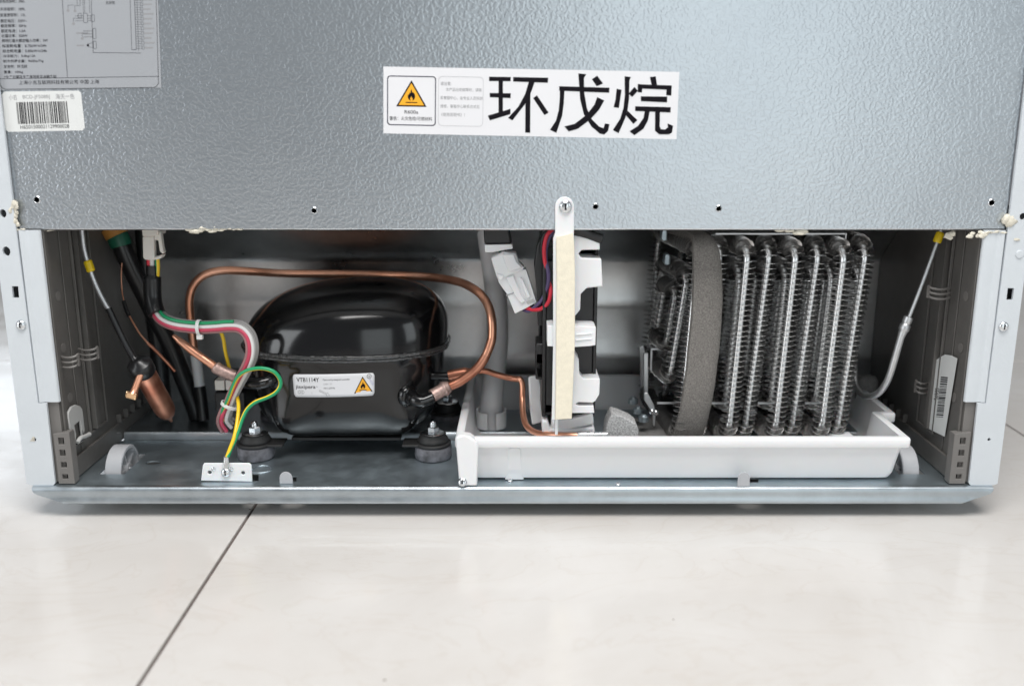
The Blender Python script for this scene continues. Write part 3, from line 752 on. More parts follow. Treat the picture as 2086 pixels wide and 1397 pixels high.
# ================================================================== COMPRESSOR
CCX, CCY, CA, CB, CZ = -0.1580, 0.1140, 0.0960, 0.0665, 0.1275
NE = 2.42
def se(phi, a, b, n=NE):
    c, s = math.cos(phi), math.sin(phi)
    return a * math.copysign(abs(c) ** (2 / n), c), b * math.copysign(abs(s) ** (2 / n), s)
LOW = [(0.1280, 1.000), (0.1245, 0.998), (0.1215, 0.975), (0.1150, 0.965), (0.1050, 0.955), (0.0900, 0.942), (0.0800, 0.928), (0.0720, 0.908), (0.0650, 0.878), (0.0590, 0.838), (0.0540, 0.786), (0.0500, 0.720), (0.0470, 0.640), (0.0450, 0.540), (0.0440, 0.40), (0.0438, 0.2), (0.0438, 0.02)]
def low_s(z):
    for (z1, s1), (z0, s0) in zip(LOW, LOW[1:]):
        if z0 <= z <= z1: return s0 + (s1 - s0) * (z - z0) / (z1 - z0 + 1e-9)
    return LOW[-1][1]
def shell(phi, z, k=1.0):
    s = low_s(z)
    if z < 0.085:                                       # four pressed feet lobes swell out of the bottom corners
        w = max(0.0, min(1.0, (0.085 - z) / 0.030))
        for pk in (math.radians(-122), math.radians(-50), math.radians(50), math.radians(130)):
            d = (phi - pk + math.pi) % (2 * math.pi) - math.pi
            s *= 1 + 0.16 * w * math.exp(-(d / 0.22) ** 2)
    x, y = se(phi, CA * s * k, CB * s * k)
    return Vector((CCX + x, CCY + y, z))
CO = thing("compressor", (CCX, CCY, 0.0282), "glossy black domed compressor with a white specification plate, bolted on rubber mounts", "compressor")
NP = 96
rings = [[shell(2 * math.pi * j / NP, z) for j in range(NP)] for z, s in LOW]
lowm = obj("lower_shell", MB().loft(rings, cap0=False, cap1=True), M_BLACKG, CO, smooth=60)
rings = []; DH, DM = 0.0585, 2.60
for i in range(25):
    t = math.pi / 2 * i / 24
    rr = max(0.004, math.cos(t) ** (2 / DM)) if i < 24 else 0.004
    h = math.sin(t) ** (2 / DM) * DH
    sh = 0.013 * (h / DH) ** 1.5
    ring = []
    for j in range(NP):
        x, y = se(2 * math.pi * j / NP, CA * rr * 1.004, CB * rr * 1.004, NE - 0.05 - 0.35 * (h / DH))
        ring.append(Vector((CCX + x + sh, CCY + y + 0.004 * (h / DH), 0.1290 + h + 0.025 * x * (h / DH))))
    rings.append(ring)
obj("upper_shell", MB().loft(rings, cap1=True), M_BLACKG, CO, smooth=60)
R5 = random.Random(11); mb = MB(); NW = 420
for dz, rr, off in ((0.0, 0.0021, 1.009), (-0.0032, 0.0016, 1.002)):
    pts, rs = [], []
    for j in range(NW):
        a = 2 * math.pi * j / NW; x, y = se(a, CA * off, CB * off)
        pts.append((CCX + x, CCY + y, 0.1285 + dz + R5.uniform(-0.00025, 0.00025))); rs.append(rr * R5.uniform(0.82, 1.18))
    mb.tube(pts, rs, 8, closed=True)
obj("weld_seam", mb, M_WELD, CO, smooth=80)
# specification plate, wrapped on the shell
def phi_for_x(x, z):
    lo, hi = -math.pi, 0.0
    for _ in range(40):
        m = (lo + hi) / 2
        if shell(m, z).x < x: lo = m
        else: hi = m
    return (lo + hi) / 2
def on_shell(px, py, dz=0.0):
    Y = 0.050
    for _ in range(6):
        p = at(px, py, Y); q = shell(phi_for_x(p.x, p.z), p.z, 1.0); Y = q.y
    p = at(px, py, Y); ph = phi_for_x(p.x, p.z)
    n = (shell(ph + 0.02, p.z) - shell(ph - 0.02, p.z)).cross(shell(ph, p.z + 0.001) - shell(ph, p.z - 0.001)).normalized()
    if n.y > 0: n = -n
    return p + n * (0.00030 + dz)
def CF(x, y, dz=0.0):                                   # plate coordinates 167 x 47, bowed as it hugs the shell
    fx, fy = x / 167.0, y / 47.0
    bow = 4.0 * (fx * (1 - fx))
    qx = 596 + 167 * fx + (4 - 6 * fx * 0.2) * fy * 1.0 * (1 - fx) - 0.5 * fy * fx
    qy = 762 - 3.0 * fx + 46 * fy + bow * (1.2 + 0.6 * fy)
    return on_shell(qx, qy, dz)
mb = MB(); nx, ny = 30, 8; vs = []
for j in range(ny + 1):
    for i in range(nx + 1):
        x = 167 * i / nx; y = 47 * j / ny
        if i in (0, nx) and j in (0, ny): x += 2.5 if i == 0 else -2.5; y += 0.8 if j == 0 else -0.8
        vs.append(CF(x, y))
mb.add(vs, [(j * (nx + 1) + i, j * (nx + 1) + i + 1, (j + 1) * (nx + 1) + i + 1, (j + 1) * (nx + 1) + i) for j in range(ny) for i in range(nx)])
pl_ = obj("specification_plate", mb, M_PAPER, CO, smooth=60, normals=False)
so = pl_.modifiers.new("thickness", "SOLIDIFY"); so.thickness = 0.0001; so.offset = 0
mb = MB()
C2 = lambda x, y, dz=0.0: CF(x, y, 0.00012 + dz)
put_text(mb, "VTB1114Y", C2, 7.5, 15.5, width=46, height=8.6, mi=0, bold=0.012)
put_text(mb, "Operated by designed controller", C2, 61, 14.0, width=56, height=4.6, mi=0)
put_text(mb, "330V", C2, 62, 22.0, width=10.5, height=3.4, mi=1); put_line(mb, [(75, 19), (80, 19)], C2, 0.5, 1); put_line(mb, [(75, 21), (80, 21)], C2, 0.5, 1)
put_text(mb, "44.5-225Hz", C2, 62, 30.0, width=24, height=3.2, mi=0)
put_text(mb, "jiaxipera", C2, 4.5, 31.5, width=41, height=9.2, mi=0, bold=0.01)
put_text(mb, "®", C2, 47, 27, width=3, height=3, mi=1)
put_line(mb, circ(14.5, 37.0, 7.2, 18, 4.8), C2, 0.5, 1, True)
put_text(mb, "CCC", C2, 9.6, 39.4, width=10, height=5.2, mi=0)
put_text(mb, "L", C2, 37, 39.5, width=1.8, height=3.4, mi=1)
put_line(mb, [(54, 32), (69, 39.5), (70, 37.2), (74, 43.6), (66.6, 44.2), (67.8, 42.2), (52.6, 34.6), (54, 32)], C2, 0.6, 1)
put_text(mb, "ROTATION", C2, 55, 35.6, width=14.5, height=2.0, rot=0.46, mi=1)
put_line(mb, [(6, 44.2), (58, 44.0)], C2, 0.8, 2)
warning_triangle(mb, (142.5, 6.5), (125, 41), (163.5, 38.5), C2, 4, 0)
put_line(mb, circ(156, 6.5, 4.4, 18), C2, 1.0, 0, True); put_text(mb, "e", C2, 154.4, 8.5, width=3.4, height=3.6, mi=0)
put_text(mb, "PASSED", C2, 155, 13.5, width=15, height=4.4, rot=1.0, mi=3)
obj("printing", mb, [M_INK, M_INKG, M_INKL, M_INKP, M_ORANGE], pl_, smooth=0, normals=False)
# stubs with collars
mb = MB().tube(path([(838, 806, 0.060), (845, 814, 0.054), (860, 817, 0.052), (882, 809, 0.054)], 5), [0.0060] * 11 + [0.0052] * 5, 16)
mb.lathe([(0.0105, -0.002), (0.0105, 0.0015), (0.0085, 0.0035), (0.0062, 0.0040)], at(832, 806, 0.0640), (0.75, -0.65, -0.1), 20)
obj("suction_stub", mb, M_BLACKG, CO, smooth=50)
mb = MB().tube(path([(868, 766, 0.085), (890, 766, 0.083), (917, 765, 0.082)], 5), 0.0038, 14)
mb.lathe([(0.0085, -0.002), (0.0085, 0.0012), (0.0060, 0.0030), (0.0040, 0.0034)], at(864, 766, 0.0860), (1, -0.3, 0), 18)
obj("discharge_stub", mb, M_BLACKG, CO, smooth=50)
mb = MB().tube(path([(492, 768, 0.060), (506, 778, 0.055), (530, 781, 0.053), (552, 774, 0.058), (560, 768, 0.066)], 5), [0.0046] * 5 + [0.0058] * 16, 16)
mb.lathe([(0.0095, -0.002), (0.0095, 0.0014), (0.0075, 0.0030), (0.0056, 0.0036)], at(556, 772, 0.0650), (-0.8, -0.6, 0), 18)
obj("process_stub", mb, M_BLACKG, CO, smooth=50)
# foot plate and its rubber mounts
mb = MB()
mts = [(-0.2390, 0.0650), (-0.0735, 0.0650), (-0.0665, 0.1620), (-0.2420, 0.1620)]
mb.box((-0.2080, 0.0760, 0.0405), (-0.1050, 0.1500, 0.0436))
for x, y in mts:
    mb.lathe([(0.0165, 0.0412), (0.0170, 0.0420), (0.0170, 0.0434), (0.0160, 0.0440)], (x, y, 0), (0, 0, 1), 28)
    x0, x1 = sorted((x, -0.1565 + math.copysign(0.055, x + 0.1565))); mb.box((x0, y - 0.0105, 0.0416), (x1, y + 0.0105, 0.0437))
obj("foot_plate", mb, M_RUB, CO, smooth=35, bevel=0.0007)
for x, y in mts:
    R6 = random.Random(int(x * 1e4))
    rm = obj("rubber_mount", MB().lathe([(0.0150, 0.0284), (0.0168, 0.0292), (0.0172, 0.0310), (0.0170, 0.0395), (0.0160, 0.0408), (0.0100, 0.0410)], (x, y, 0), (0, 0, 1), 32), M_RUBG, CO, smooth=50)
    obj("grommet", MB().lathe([(0.0100, 0.0441), (0.0142, 0.0444), (0.0146, 0.0456), (0.0138, 0.0474), (0.0120, 0.0500), (0.0122, 0.0512), (0.0080, 0.0514)], (x, y, 0), (0, 0, 1), 28), M_RUB, rm, smooth=50)
    obj("washer", MB().lathe([(0.0060, 0.0516), (0.0106, 0.0517), (0.0108, 0.0523), (0.0100, 0.0529), (0.0060, 0.0534)], (x, y, 0), (0, 0, 1), 28), M_ZINC, rm, smooth=40)
    obj("nut", MB().lathe([(0.0052, 0.0535), (0.0056, 0.0538), (0.0056, 0.0578), (0.0046, 0.0588), (0.0030, 0.0589)], (x, y, 0), (0, 0, 1), 6), M_ZINC, rm, smooth=20)
    obj("stud", MB().lathe([(0.0030, 0.0585), (0.0031, 0.0600), (0.0026, 0.0625), (0.0018, 0.0634), (0, 0.0636)], (x, y, 0), (0, 0, 1), 16), M_ZINC, rm, smooth=40)
# terminal housing on the flank
mb = MB()
a, b = at(446, 830, 0.100), at(520, 724, 0.100)
mb.box((a.x, 0.088, a.z), (at(506, 830, 0.1).x, 0.135, at(446, 792, 0.1).z)); mb.box((a.x - 0.001, 0.092, at(446, 788, 0.1).z), (at(512, 0, 0.1).x, 0.135, at(446, 768, 0.1).z))
mb.box((at(462, 0, 0.1).x, 0.096, at(446, 768, 0.1).z + 0.0002), (at(520, 0, 0.1).x, 0.140, at(446, 722, 0.1).z))
th = obj("terminal_housing", mb, M_BPL, CO, smooth=0, bevel=0.0018)
for x in (440, 462):
    p = at(x, 793, 0.0905); q = at(x + 18, 773, 0.0905)
    obj("plug_tab", MB().box((p.x, 0.0875, p.z), (q.x, 0.100, q.z)), M_IVORY, th, smooth=0, bevel=0.0007)

# ================================================================== COPPER PIPES
GP = "copper pipes around the compressor"
def single(name, loc, label, cat, group=None): return thing(name, loc, label, cat, group)
t = single("copper_pipe", tuple(at(398, 860, 0.14)), "long copper pipe arching over the black compressor and back down to its flank", "pipe", GP)
loop = [(398, 742, 0.150), (394, 700, 0.150), (388, 650, 0.148), (386, 612, 0.145), (394, 582, 0.144), (417, 560, 0.147), (455, 551, 0.153), (510, 553, 0.165), (580, 557, 0.185), (690, 558, 0.196), (780, 560, 0.194), (870, 564, 0.172), (930, 573, 0.138), (966, 589, 0.108), (989, 612, 0.094), (1001, 645, 0.080), (1002, 690, 0.074), (990, 724, 0.070), (970, 752, 0.067), (940, 775, 0.064), (915, 787, 0.062)]
bend = obj("bend", MB().tube(path(loop[:18], 8), 0.0041, 16, cap=True), M_COP, t, smooth=60)
obj("stained_end", MB().tube(path(loop[16:], 8), [0.0041] * 9 + [0.0043] * 24, 16), M_COPD, t, smooth=60)
mb = MB(); pp = path([(917, 786, 0.062), (905, 792, 0.061), (893, 799, 0.058), (880, 806, 0.055)], 6)
mb.tube(pp, [0.0044, 0.0050, 0.0056, 0.0060, 0.0066, 0.0071, 0.0072, 0.0068, 0.0062, 0.0060] + [0.0060] * 9, 16)
obj("brazed_joint", mb, M_BRAZE, t, smooth=60)
obj("white_collar", MB().tube(path([(398, 722, 0.1495), (403, 755, 0.149), (407, 788, 0.147)], 5), 0.0052, 14), M_WHITE, t, smooth=50)
obj("black_jacket", MB().tube(path([(406, 786, 0.1475), (410, 815, 0.146), (414, 856, 0.142)], 5), 0.0062, 14), M_SLEEVE, t, smooth=50)

t = single("copper_pipe", tuple(at(430, 740, 0.055)), "short stubby copper pipe pinched shut at its upper end, by the coloured wires", "pipe", GP)
pts = path([(352, 683, 0.062), (362, 691, 0.061), (376, 702, 0.060), (400, 720, 0.058), (424, 737, 0.057), (438, 747, 0.057)], 6)
obj("tail", MB().tube(pts, [0.0012, 0.0015, 0.0018, 0.0020, 0.0022, 0.0024, 0.0027] + [0.0030 + 0.0007 * min(1, k / 8) for k in range(len(pts) - 7)], 14), M_COP, t, smooth=60)
pts = path([(436, 745, 0.057), (446, 752, 0.057), (462, 760, 0.057), (478, 766, 0.057), (490, 769, 0.058)], 6)
obj("brazed_joint", MB().tube(pts, [0.0036, 0.0046, 0.0053, 0.0056, 0.0056, 0.0056] + [0.0054] * (len(pts) - 6), 16), M_BRAZE, t, smooth=60)
obj("black_ring", MB().tube(path([(480, 766, 0.0575), (487, 768, 0.0577), (496, 771, 0.0578)], 4), 0.0063, 16), M_RUB, t, smooth=50)

t = single("copper_pipe", tuple(at(1064, 830, 0.06)), "thin copper pipe dipping into the white tray beside the grey hose", "pipe", GP)
obj("flared_end", MB().tube(path([(914, 765, 0.082), (935, 761, 0.082), (956, 757, 0.083), (972, 756, 0.084)], 5), [0.0050] * 9 + [0.0042, 0.0034, 0.0029, 0.0028, 0.0027, 0.0026, 0.0026], 14), M_COPD, t, smooth=60)
pts = path([(970, 756, 0.084), (990, 756, 0.086), (1012, 763, 0.088), (1040, 770, 0.088), (1058, 772, 0.084)], 6)
obj("stained_run", MB().tube(pts, [0.0026] * 6 + [0.0029] * (len(pts) - 6), 14), M_COPD, t, smooth=60)
obj("downward_run", MB().tube(path([(1052, 772, 0.086), (1060, 773, 0.083), (1064, 785, 0.081), (1064, 815, 0.075), (1066, 845, 0.062), (1073, 867, 0.048), (1090, 880, 0.034), (1115, 885, 0.019), (1148, 886.5, 0.012), (1180, 887, 0.010)], 6), 0.0028, 14), M_COP, t, smooth=60)
mb = MB(); a, b = at(1176, 886.5, 0.0100), at(1212, 885.5, 0.0100)
mb.lathe([(0.0028, 0), (0.0034, 0.001), (0.0034, 0.008), (0.0026, 0.0085), (0.0026, 0.010), (0.0033, 0.0105), (0.0033, 0.014), (0.002, 0.0145), (0.002, 0.021), (0.0026, 0.0215), (0.0026, 0.026), (0, 0.0262)], a, (b - a).normalized(), 14)
obj("crimp_fitting", mb, M_ALU, t, smooth=40)

# ================================================================== LEFT-HAND TUBES, HOSES AND DRIER
t = thing("steel_tube", tuple(at(182, 545, 0.03)), "slim silvery tube with a yellow tag leading down to the copper drier", "tube")
obj("bare_tube", MB().tube(path([(166, 462, 0.052), (168, 480, 0.052), (172, 510, 0.051), (182, 545, 0.050), (196, 582, 0.049), (212, 614, 0.048), (224, 634, 0.047)], 6), 0.0023, 12), M_ALU, t, smooth=60)
obj("yellow_tag", MB().tube(path([(178, 531, 0.0505), (182, 542, 0.050), (186, 553, 0.050)], 4), [0.0030, 0.0037, 0.0037, 0.0036, 0.0037, 0.0037, 0.0037, 0.0037, 0.0030], 12), M_YTAG, t, smooth=40)
obj("black_jacket", MB().tube(path([(221, 628, 0.047), (236, 660, 0.046), (254, 697, 0.045), (270, 725, 0.044), (281, 739, 0.043)], 6), [0.0030] * 20 + [0.0036] * 5, 12), M_SLEEVE, t, smooth=60)

t = thing("filter_drier", tuple(at(312, 850, 0.075)), "fat stubby copper cylinder with a black rubber cap, hanging at a slant", "drier")
A, B = at(290, 752, 0.046), at(343, 846, 0.086)
ax = (B - A).normalized(); L = (B - A).length
obj("barrel", MB().lathe([(0.0050, -0.002), (0.0088, 0.001), (0.0097, 0.006), (0.0097, L * 0.80), (0.0088, L * 0.90), (0.0064, L * 0.98), (0.0042, L), (0.0022, L + 0.005), (0.0012, L + 0.009)], A, ax, 28), M_COPD, t, smooth=60)
obj("rubber_cap", MB().lathe([(0.0034, -0.012), (0.0056, -0.0095), (0.0090, -0.0085), (0.0108, -0.0070), (0.0108, 0.0030), (0.0098, 0.0048)], A, ax, 24), M_SLEEVE, t, smooth=50)
a, b = at(286, 764, 0.037), at(271, 803, 0.030)
obj("side_stub", MB().lathe([(0.0030, -0.004), (0.0030, 0.012), (0.0032, (b - a).length - 0.002), (0.0044, (b - a).length)], a, (b - a).normalized(), 14), M_COP, t, smooth=50)
c2 = at(268, 806, 0.0295)
obj("cut_end", MB().box((c2.x - 0.0052, c2.y - 0.002, c2.z - 0.0028), (c2.x + 0.0048, c2.y + 0.0022, c2.z + 0.0040), rot=Matrix.Rotation(0.25, 3, "Y"), c=c2), M_COPG, t, smooth=0, bevel=0.0014)

t = thing("capillary_tube", tuple(at(262, 640, 0.09)), "hair-thin bare copper capillary hanging beside the thick black hoses", "tube")
obj("bare_wire", MB().tube(path([(249, 528, 0.12), (247, 560, 0.115), (249, 596, 0.11), (254, 618, 0.105), (262, 640, 0.10), (274, 662, 0.095), (285, 680, 0.092), (297, 694, 0.09), (303, 700, 0.09)], 5), [0.0006] * 16 + [0.0009] * 25, 8), M_COP, t, smooth=60)
obj("dark_sleeve", MB().tube(path([(252, 613, 0.104), (258, 632, 0.1005), (263, 644, 0.0985)], 4), 0.0020, 8), M_SLEEVE, t, smooth=60)
obj("dark_tail", MB().tube(path([(301, 699, 0.09), (318, 715, 0.09), (340, 738, 0.092), (356, 756, 0.094)], 4), 0.0016, 8), M_COPD, t, smooth=60)

GH = "thick black hoses"
t = thing("black_hose", tuple(at(402, 850, 0.15)), "thick black hose with green and orange tape round its top, slanting across the bay", "hose", GH)
obj("hose_wall", MB().tube(path([(226, 455, 0.125), (244, 492, 0.125), (256, 520, 0.126), (275, 560, 0.130), (300, 610, 0.136), (325, 660, 0.142), (350, 710, 0.148), (374, 770, 0.152), (392, 815, 0.155), (404, 850, 0.155)], 6), 0.0090, 16), M_SLEEVE, t, smooth=60)
obj("green_tape", MB().tube(path([(238, 479, 0.125), (243, 490, 0.125), (247, 501, 0.125)], 4), [0.0098, 0.0103, 0.0100, 0.0105, 0.0102, 0.0104, 0.0100, 0.0101, 0.0096], 14), M_GTAPE, t, smooth=60)
obj("orange_tape", MB().tube(path([(228, 462, 0.125), (232, 468, 0.125), (239, 480, 0.125)], 4), 0.0112, 14), M_OTAPE, t, smooth=60)
t = thing("black_hose", tuple(at(322, 800, 0.13)), "plain black hose dropping straight down behind the copper drier", "hose", GH)
obj("hose_wall", MB().tube(path([(292, 462, 0.140), (300, 560, 0.140), (310, 620, 0.142), (318, 680, 0.145), (326, 740, 0.150), (332, 800, 0.155), (335, 846, 0.155)], 6), 0.0080, 16), M_SLEEVE, t, smooth=60)

# ================================================================== WIRING
CN = thing("wire_plug", tuple(at(310, 525, 0.06)), "ivory latched plug hanging under the sheet edge with red, white and striped wires", "plug")
mb = MB(); slab(mb, [(290, 482), (313, 481), (314, 524), (317, 528), (312, 531), (294, 529), (291, 525)], 0.060, 0.016)
slab(mb, [(288, 466), (322, 466), (322, 481), (290, 482)], 0.058, 0.020)
pb = obj("plug_body", mb, M_IVORY, CN, smooth=30, bevel=0.0009)
mb = MB(); slab(mb, [(318, 470), (327, 472), (331, 505), (334, 514), (331, 518), (325, 512), (322, 490), (314, 489), (314, 484)], 0.061, 0.006)
slab(mb, [(313, 524), (331, 519), (327, 527), (316, 530)], 0.0605, 0.010)
obj("latch", mb, M_IVORY, CN, smooth=30, bevel=0.0007)
obj("dark_slot", MB().box(tuple(at(313.5, 520, 0.066)), (at(326, 490, 0.066).x, 0.074, at(326, 490, 0.066).z)), M_BPL, CN, smooth=0)
for name, x, m in (("red_lead", 303, M_RED), ("white_lead", 309, M_WWIRE)): obj(name, MB().tube(path([(x, 527, 0.066), (x + 0.5, 536, 0.066), (x + 1, 552, 0.067)], 4), 0.0021, 10), m, CN, smooth=60)
obj("striped_lead", MB().tube(path([(320, 527, 0.066), (321, 545, 0.067), (320, 575, 0.069), (323, 600, 0.070)], 4), 0.0021, 10, two=(0, 1)), [M_GREEN, M_YEL], CN, smooth=60)

HN = thing("wire_harness", tuple(at(405, 665, 0.05)), "bundle of red, white, grey and green wires in a clear sleeve, held by nylon ties", "wiring")
obj("black_sheath", MB().tube(path([(309, 540, 0.067), (310, 565, 0.068), (311, 600, 0.067), (314, 622, 0.064), (320, 640, 0.060)], 6), [0.0050] * 6 + [0.0078] * 19, 16), M_SLEEVE, HN, smooth=60)
core = [(317, 634, 0.061), (330, 650, 0.056), (352, 660, 0.051), (380, 665, 0.048), (410, 667, 0.046), (440, 666, 0.044), (468, 664, 0.042), (490, 667, 0.040), (506, 681, 0.038), (513, 702, 0.036), (512, 726, 0.036), (502, 752, 0.038), (488, 778, 0.042), (477, 800, 0.043), (467, 825, 0.043), (459, 845, 0.044), (458, 858, 0.047), (466, 870, 0.052)]
cp = [Vector(p) for p in spline([tuple(at(*q)) for q in core], 8)]
def strand(name, du, dw, r, m, i0=0, i1=None, seed=0, tw=0.0):
    R = random.Random(seed); i1 = i1 or len(cp); pts = []
    for i in range(i0, i1):
        a, b = cp[max(i - 1, 0)], cp[min(i + 1, len(cp) - 1)]
        tg = (b - a).normalized(); n = Vector((0, -1, 0)); n = (n - tg * n.dot(tg)).normalized(); bi = tg.cross(n)
        if bi.z < 0 and i < 60: pass
        fan = 1 + 0.8 * max(0, (i - len(cp) + 26) / 26)
        an = tw * i / len(cp)
        u, w = du * math.cos(an) - dw * math.sin(an), du * math.sin(an) + dw * math.cos(an)
        pts.append(cp[i] + (bi * u + n * w) * fan * 0.88)
    return obj(name, MB().tube(pts, r, 10), m, HN, smooth=60)
n = len(cp)
strand("white_wire", -0.0004, 0.0016, 0.00185, M_WWIRE, 0, n, 1, 0.9)
strand("red_wire", 0.0024, 0.0016, 0.00185, M_PINK, 0, n, 2, 0.5)
strand("dusky_wire", 0.0044, 0.0000, 0.0019, M_BRWIRE, 0, n, 3, 0.5)
strand("grey_wire", -0.0030, -0.0010, 0.00185, M_GWIRE, 0, n, 4, 0.5)
strand("grey_wire", -0.0046, -0.0034, 0.0019, M_GWIRE, 0, n, 5, 0.5)
strand("green_wire", -0.0046, 0.0010, 0.0015, M_GREEN, 1, 52, 6, 0.3)
def tie(i, r, head):
    c = cp[i]; tg = (cp[i + 1] - cp[i - 1]).normalized(); e1 = Vector((0, -1, 0)); e1 = (e1 - tg * e1.dot(tg)).normalized(); e2 = tg.cross(e1)
    mb = MB(); rings = []
    for j in range(24):
        a = 2 * math.pi * j / 24; d = e1 * math.cos(a) * 0.78 + e2 * math.sin(a)
        rings.append([c + d * r - tg * 0.0016, c + d * r + tg * 0.0016, c + d * (r - 0.0009) + tg * 0.0016, c + d * (r - 0.0009) - tg * 0.0016])
    mb.loft(rings + [rings[0]])
    if head:
        h = c + Vector((0.0002, -0.0008, -r - 0.0012)); mb.box((h.x - 0.0026, h.y - 0.0022, h.z - 0.0020), (h.x + 0.0026, h.y + 0.0022, h.z + 0.0022))
    obj("cable_tie", mb, M_TIE, HN, smooth=40, bevel=0.0003)
tie(31, 0.0072, True); tie(112, 0.0078, False)

GW = thing("earth_wire", tuple(at(460, 945, 0.0)), "green and yellow striped earth wire looped from the bundle to the white earthing bracket", "wire")
obj("wire", MB().tube(path([(463, 862, 0.047), (453, 850, 0.044), (453, 838, 0.041), (464, 815, 0.038), (475, 786, 0.035), (486, 766, 0.033), (505, 754, 0.031), (532, 750, 0.030), (556, 756, 0.030), (569, 770, 0.030), (571, 785, 0.030), (562, 799, 0.029), (545, 809, 0.028), (520, 819, 0.026), (504, 833, 0.024), (494, 852, 0.021), (486, 876, 0.017), (479, 895, 0.013), (470, 914, 0.008), (463, 932, 0.003)], 8), 0.00175, 12, two=(1, 0), twist=0.0), [M_GREEN, M_YEL], GW, smooth=60)
obj("second_run", MB().tube(path([(446, 666, 0.060), (455, 690, 0.062), (459, 715, 0.064), (466, 745, 0.066), (474, 775, 0.064), (483, 808, 0.046), (486, 830, 0.034), (483, 860, 0.022), (477, 890, 0.013), (468, 915, 0.0070), (460, 936, 0.0022)], 8), 0.00165, 12, two=(1, 1)), [M_GREEN, M_YEL], GW, smooth=60)
mb = MB(); a, b = at(461, 930, 0.0016), at(460, 955, 0.0016)
mb.tube([a, a.lerp(b, 0.45)], 0.0024, 10); slab(mb, [(457, 941), (464, 941), (464, 962), (457, 962)], 0.0012, 0.0010)
obj("crimp_lug", mb, M_ZINC, GW, smooth=40)

WC = thing("wire_connector", tuple(at(1040, 560, 0.03)), "white two-part wire connector tilted against the grey hose, next to the fan", "connector")
UPc = [(1000, 526), (1012, 520), (1026, 513), (1036, 515), (1051, 516), (1057, 535), (1069, 546), (1060, 552), (1036, 561), (1014, 569), (1011, 562)]
DNc = [(1013, 566), (1034, 556), (1062, 549), (1072, 549), (1082, 580), (1093, 616), (1072, 628), (1049, 639), (1032, 598), (1017, 577)]
mb = MB(); slab(mb, UPc, 0.030, 0.016); h1 = obj("upper_half", mb, M_WHITE, WC, smooth=30, bevel=0.0012)
mb = MB(); slab(mb, DNc, 0.032, 0.015); h2 = obj("lower_half", mb, M_WHITE, WC, smooth=30, bevel=0.0010)
mb = MB(); slab(mb, [(1023, 518), (1047, 518), (1053, 534), (1064, 545), (1036, 555), (1030, 540)], 0.0275, 0.0035); obj("raised_face", mb, M_WHITE, h1, smooth=30, bevel=0.0009)
mb = MB(); slab(mb, [(1012, 558), (1017, 572), (1024, 569), (1026, 561)], 0.0285, 0.004); obj("side_ear", mb, M_WHITE, h1, smooth=30, bevel=0.0006)
mb = MB(); slab(mb, [(1031, 566), (1046, 561), (1062, 600), (1072, 614), (1062, 618), (1048, 600)], 0.0300, 0.003); slab(mb, [(1058, 567), (1063, 566), (1081, 606), (1075, 609)], 0.0296, 0.003)
obj("raised_face", mb, M_WHITE, h2, smooth=30, bevel=0.0008)
mb = MB(); slab(mb, [(1072, 615), (1086, 609), (1089, 614), (1075, 620)], 0.0314, 0.002); obj("socket_mouth", mb, M_CLIP, h2, smooth=0)
mb = MB(); slab(mb, [(1030, 601), (1044, 597), (1055, 592), (1055, 593), (1044, 598.5), (1031, 602.5)], 0.0312, 0.002); obj("joint_line", mb, M_INKG, h2, smooth=0)
mb = MB()
for k in range(3): mb.tube(path([(1018 + 5 * k, 508, 0.038), (1019 + 4 * k, 514, 0.038), (1022 + 4 * k, 522, 0.038)], 3), 0.0013, 8, mi=k)
obj("leads", mb, [M_GTAPE, M_GWIRE, M_BPL], WC, smooth=60)
SL = thing("sleeved_plug", tuple(at(1014, 490, 0.035)), "black taped cable end with a white plug lip under the sheet edge", "plug")
mb = MB(); slab(mb, [(984, 455), (1036, 455), (1043, 498), (987, 499)], 0.034, 0.020); obj("tape_wrap", mb, M_BPL, SL, smooth=30, bevel=0.002)
mb = MB(); slab(mb, [(987, 499), (1043, 498), (1045, 507), (1024, 510), (1004, 514), (988, 514)], 0.032, 0.022); obj("plug_lip", mb, M_WHITE, SL, smooth=30, bevel=0.001)
mb = MB(); slab(mb, [(1036, 459), (1060, 460), (1056, 466), (1046, 465), (1037, 463)], 0.040, 0.003); obj("orange_tape", mb, M_OTAPE, SL, smooth=0)

FC = thing("fan_cable", tuple(at(1120, 600, 0.02)), "red, violet and black leads curling from the connector up over the fan", "wire")
for name, dx, dY, m in (("red_lead", 0, 0.0, M_RED), ("violet_lead", -6, 0.004, M_VIOLET), ("black_lead", -2, 0.008, M_BPL)):
    if name == "red_lead": pts = [(1072, 627, 0.036), (1086, 631, 0.030), (1102, 629, 0.024), (1116, 617, 0.020), (1121, 600, 0.019), (1121, 582, 0.022), (1114, 555, 0.022), (1109, 525, 0.020), (1109, 500, 0.019), (1115, 478, 0.018), (1130, 464, 0.018)]
    elif name == "violet_lead": pts = [(1066, 630, 0.038), (1078, 633, 0.034), (1096, 620, 0.027), (1108, 604, 0.024), (1116, 580, 0.020), (1117, 556, 0.0185), (1112, 530, 0.022), (1112, 505, 0.021), (1118, 485, 0.020), (1131, 467, 0.019)]
    else: pts = [(1080, 622, 0.038), (1094, 624, 0.034), (1106, 610, 0.029), (1115, 594, 0.026), (1119, 570, 0.024), (1116, 545, 0.025), (1106, 520, 0.024), (1104, 498, 0.022), (1109, 478, 0.020), (1126, 463, 0.020)]
    obj(name, MB().tube(path(pts, 6), 0.0017, 10), m, FC, smooth=60)

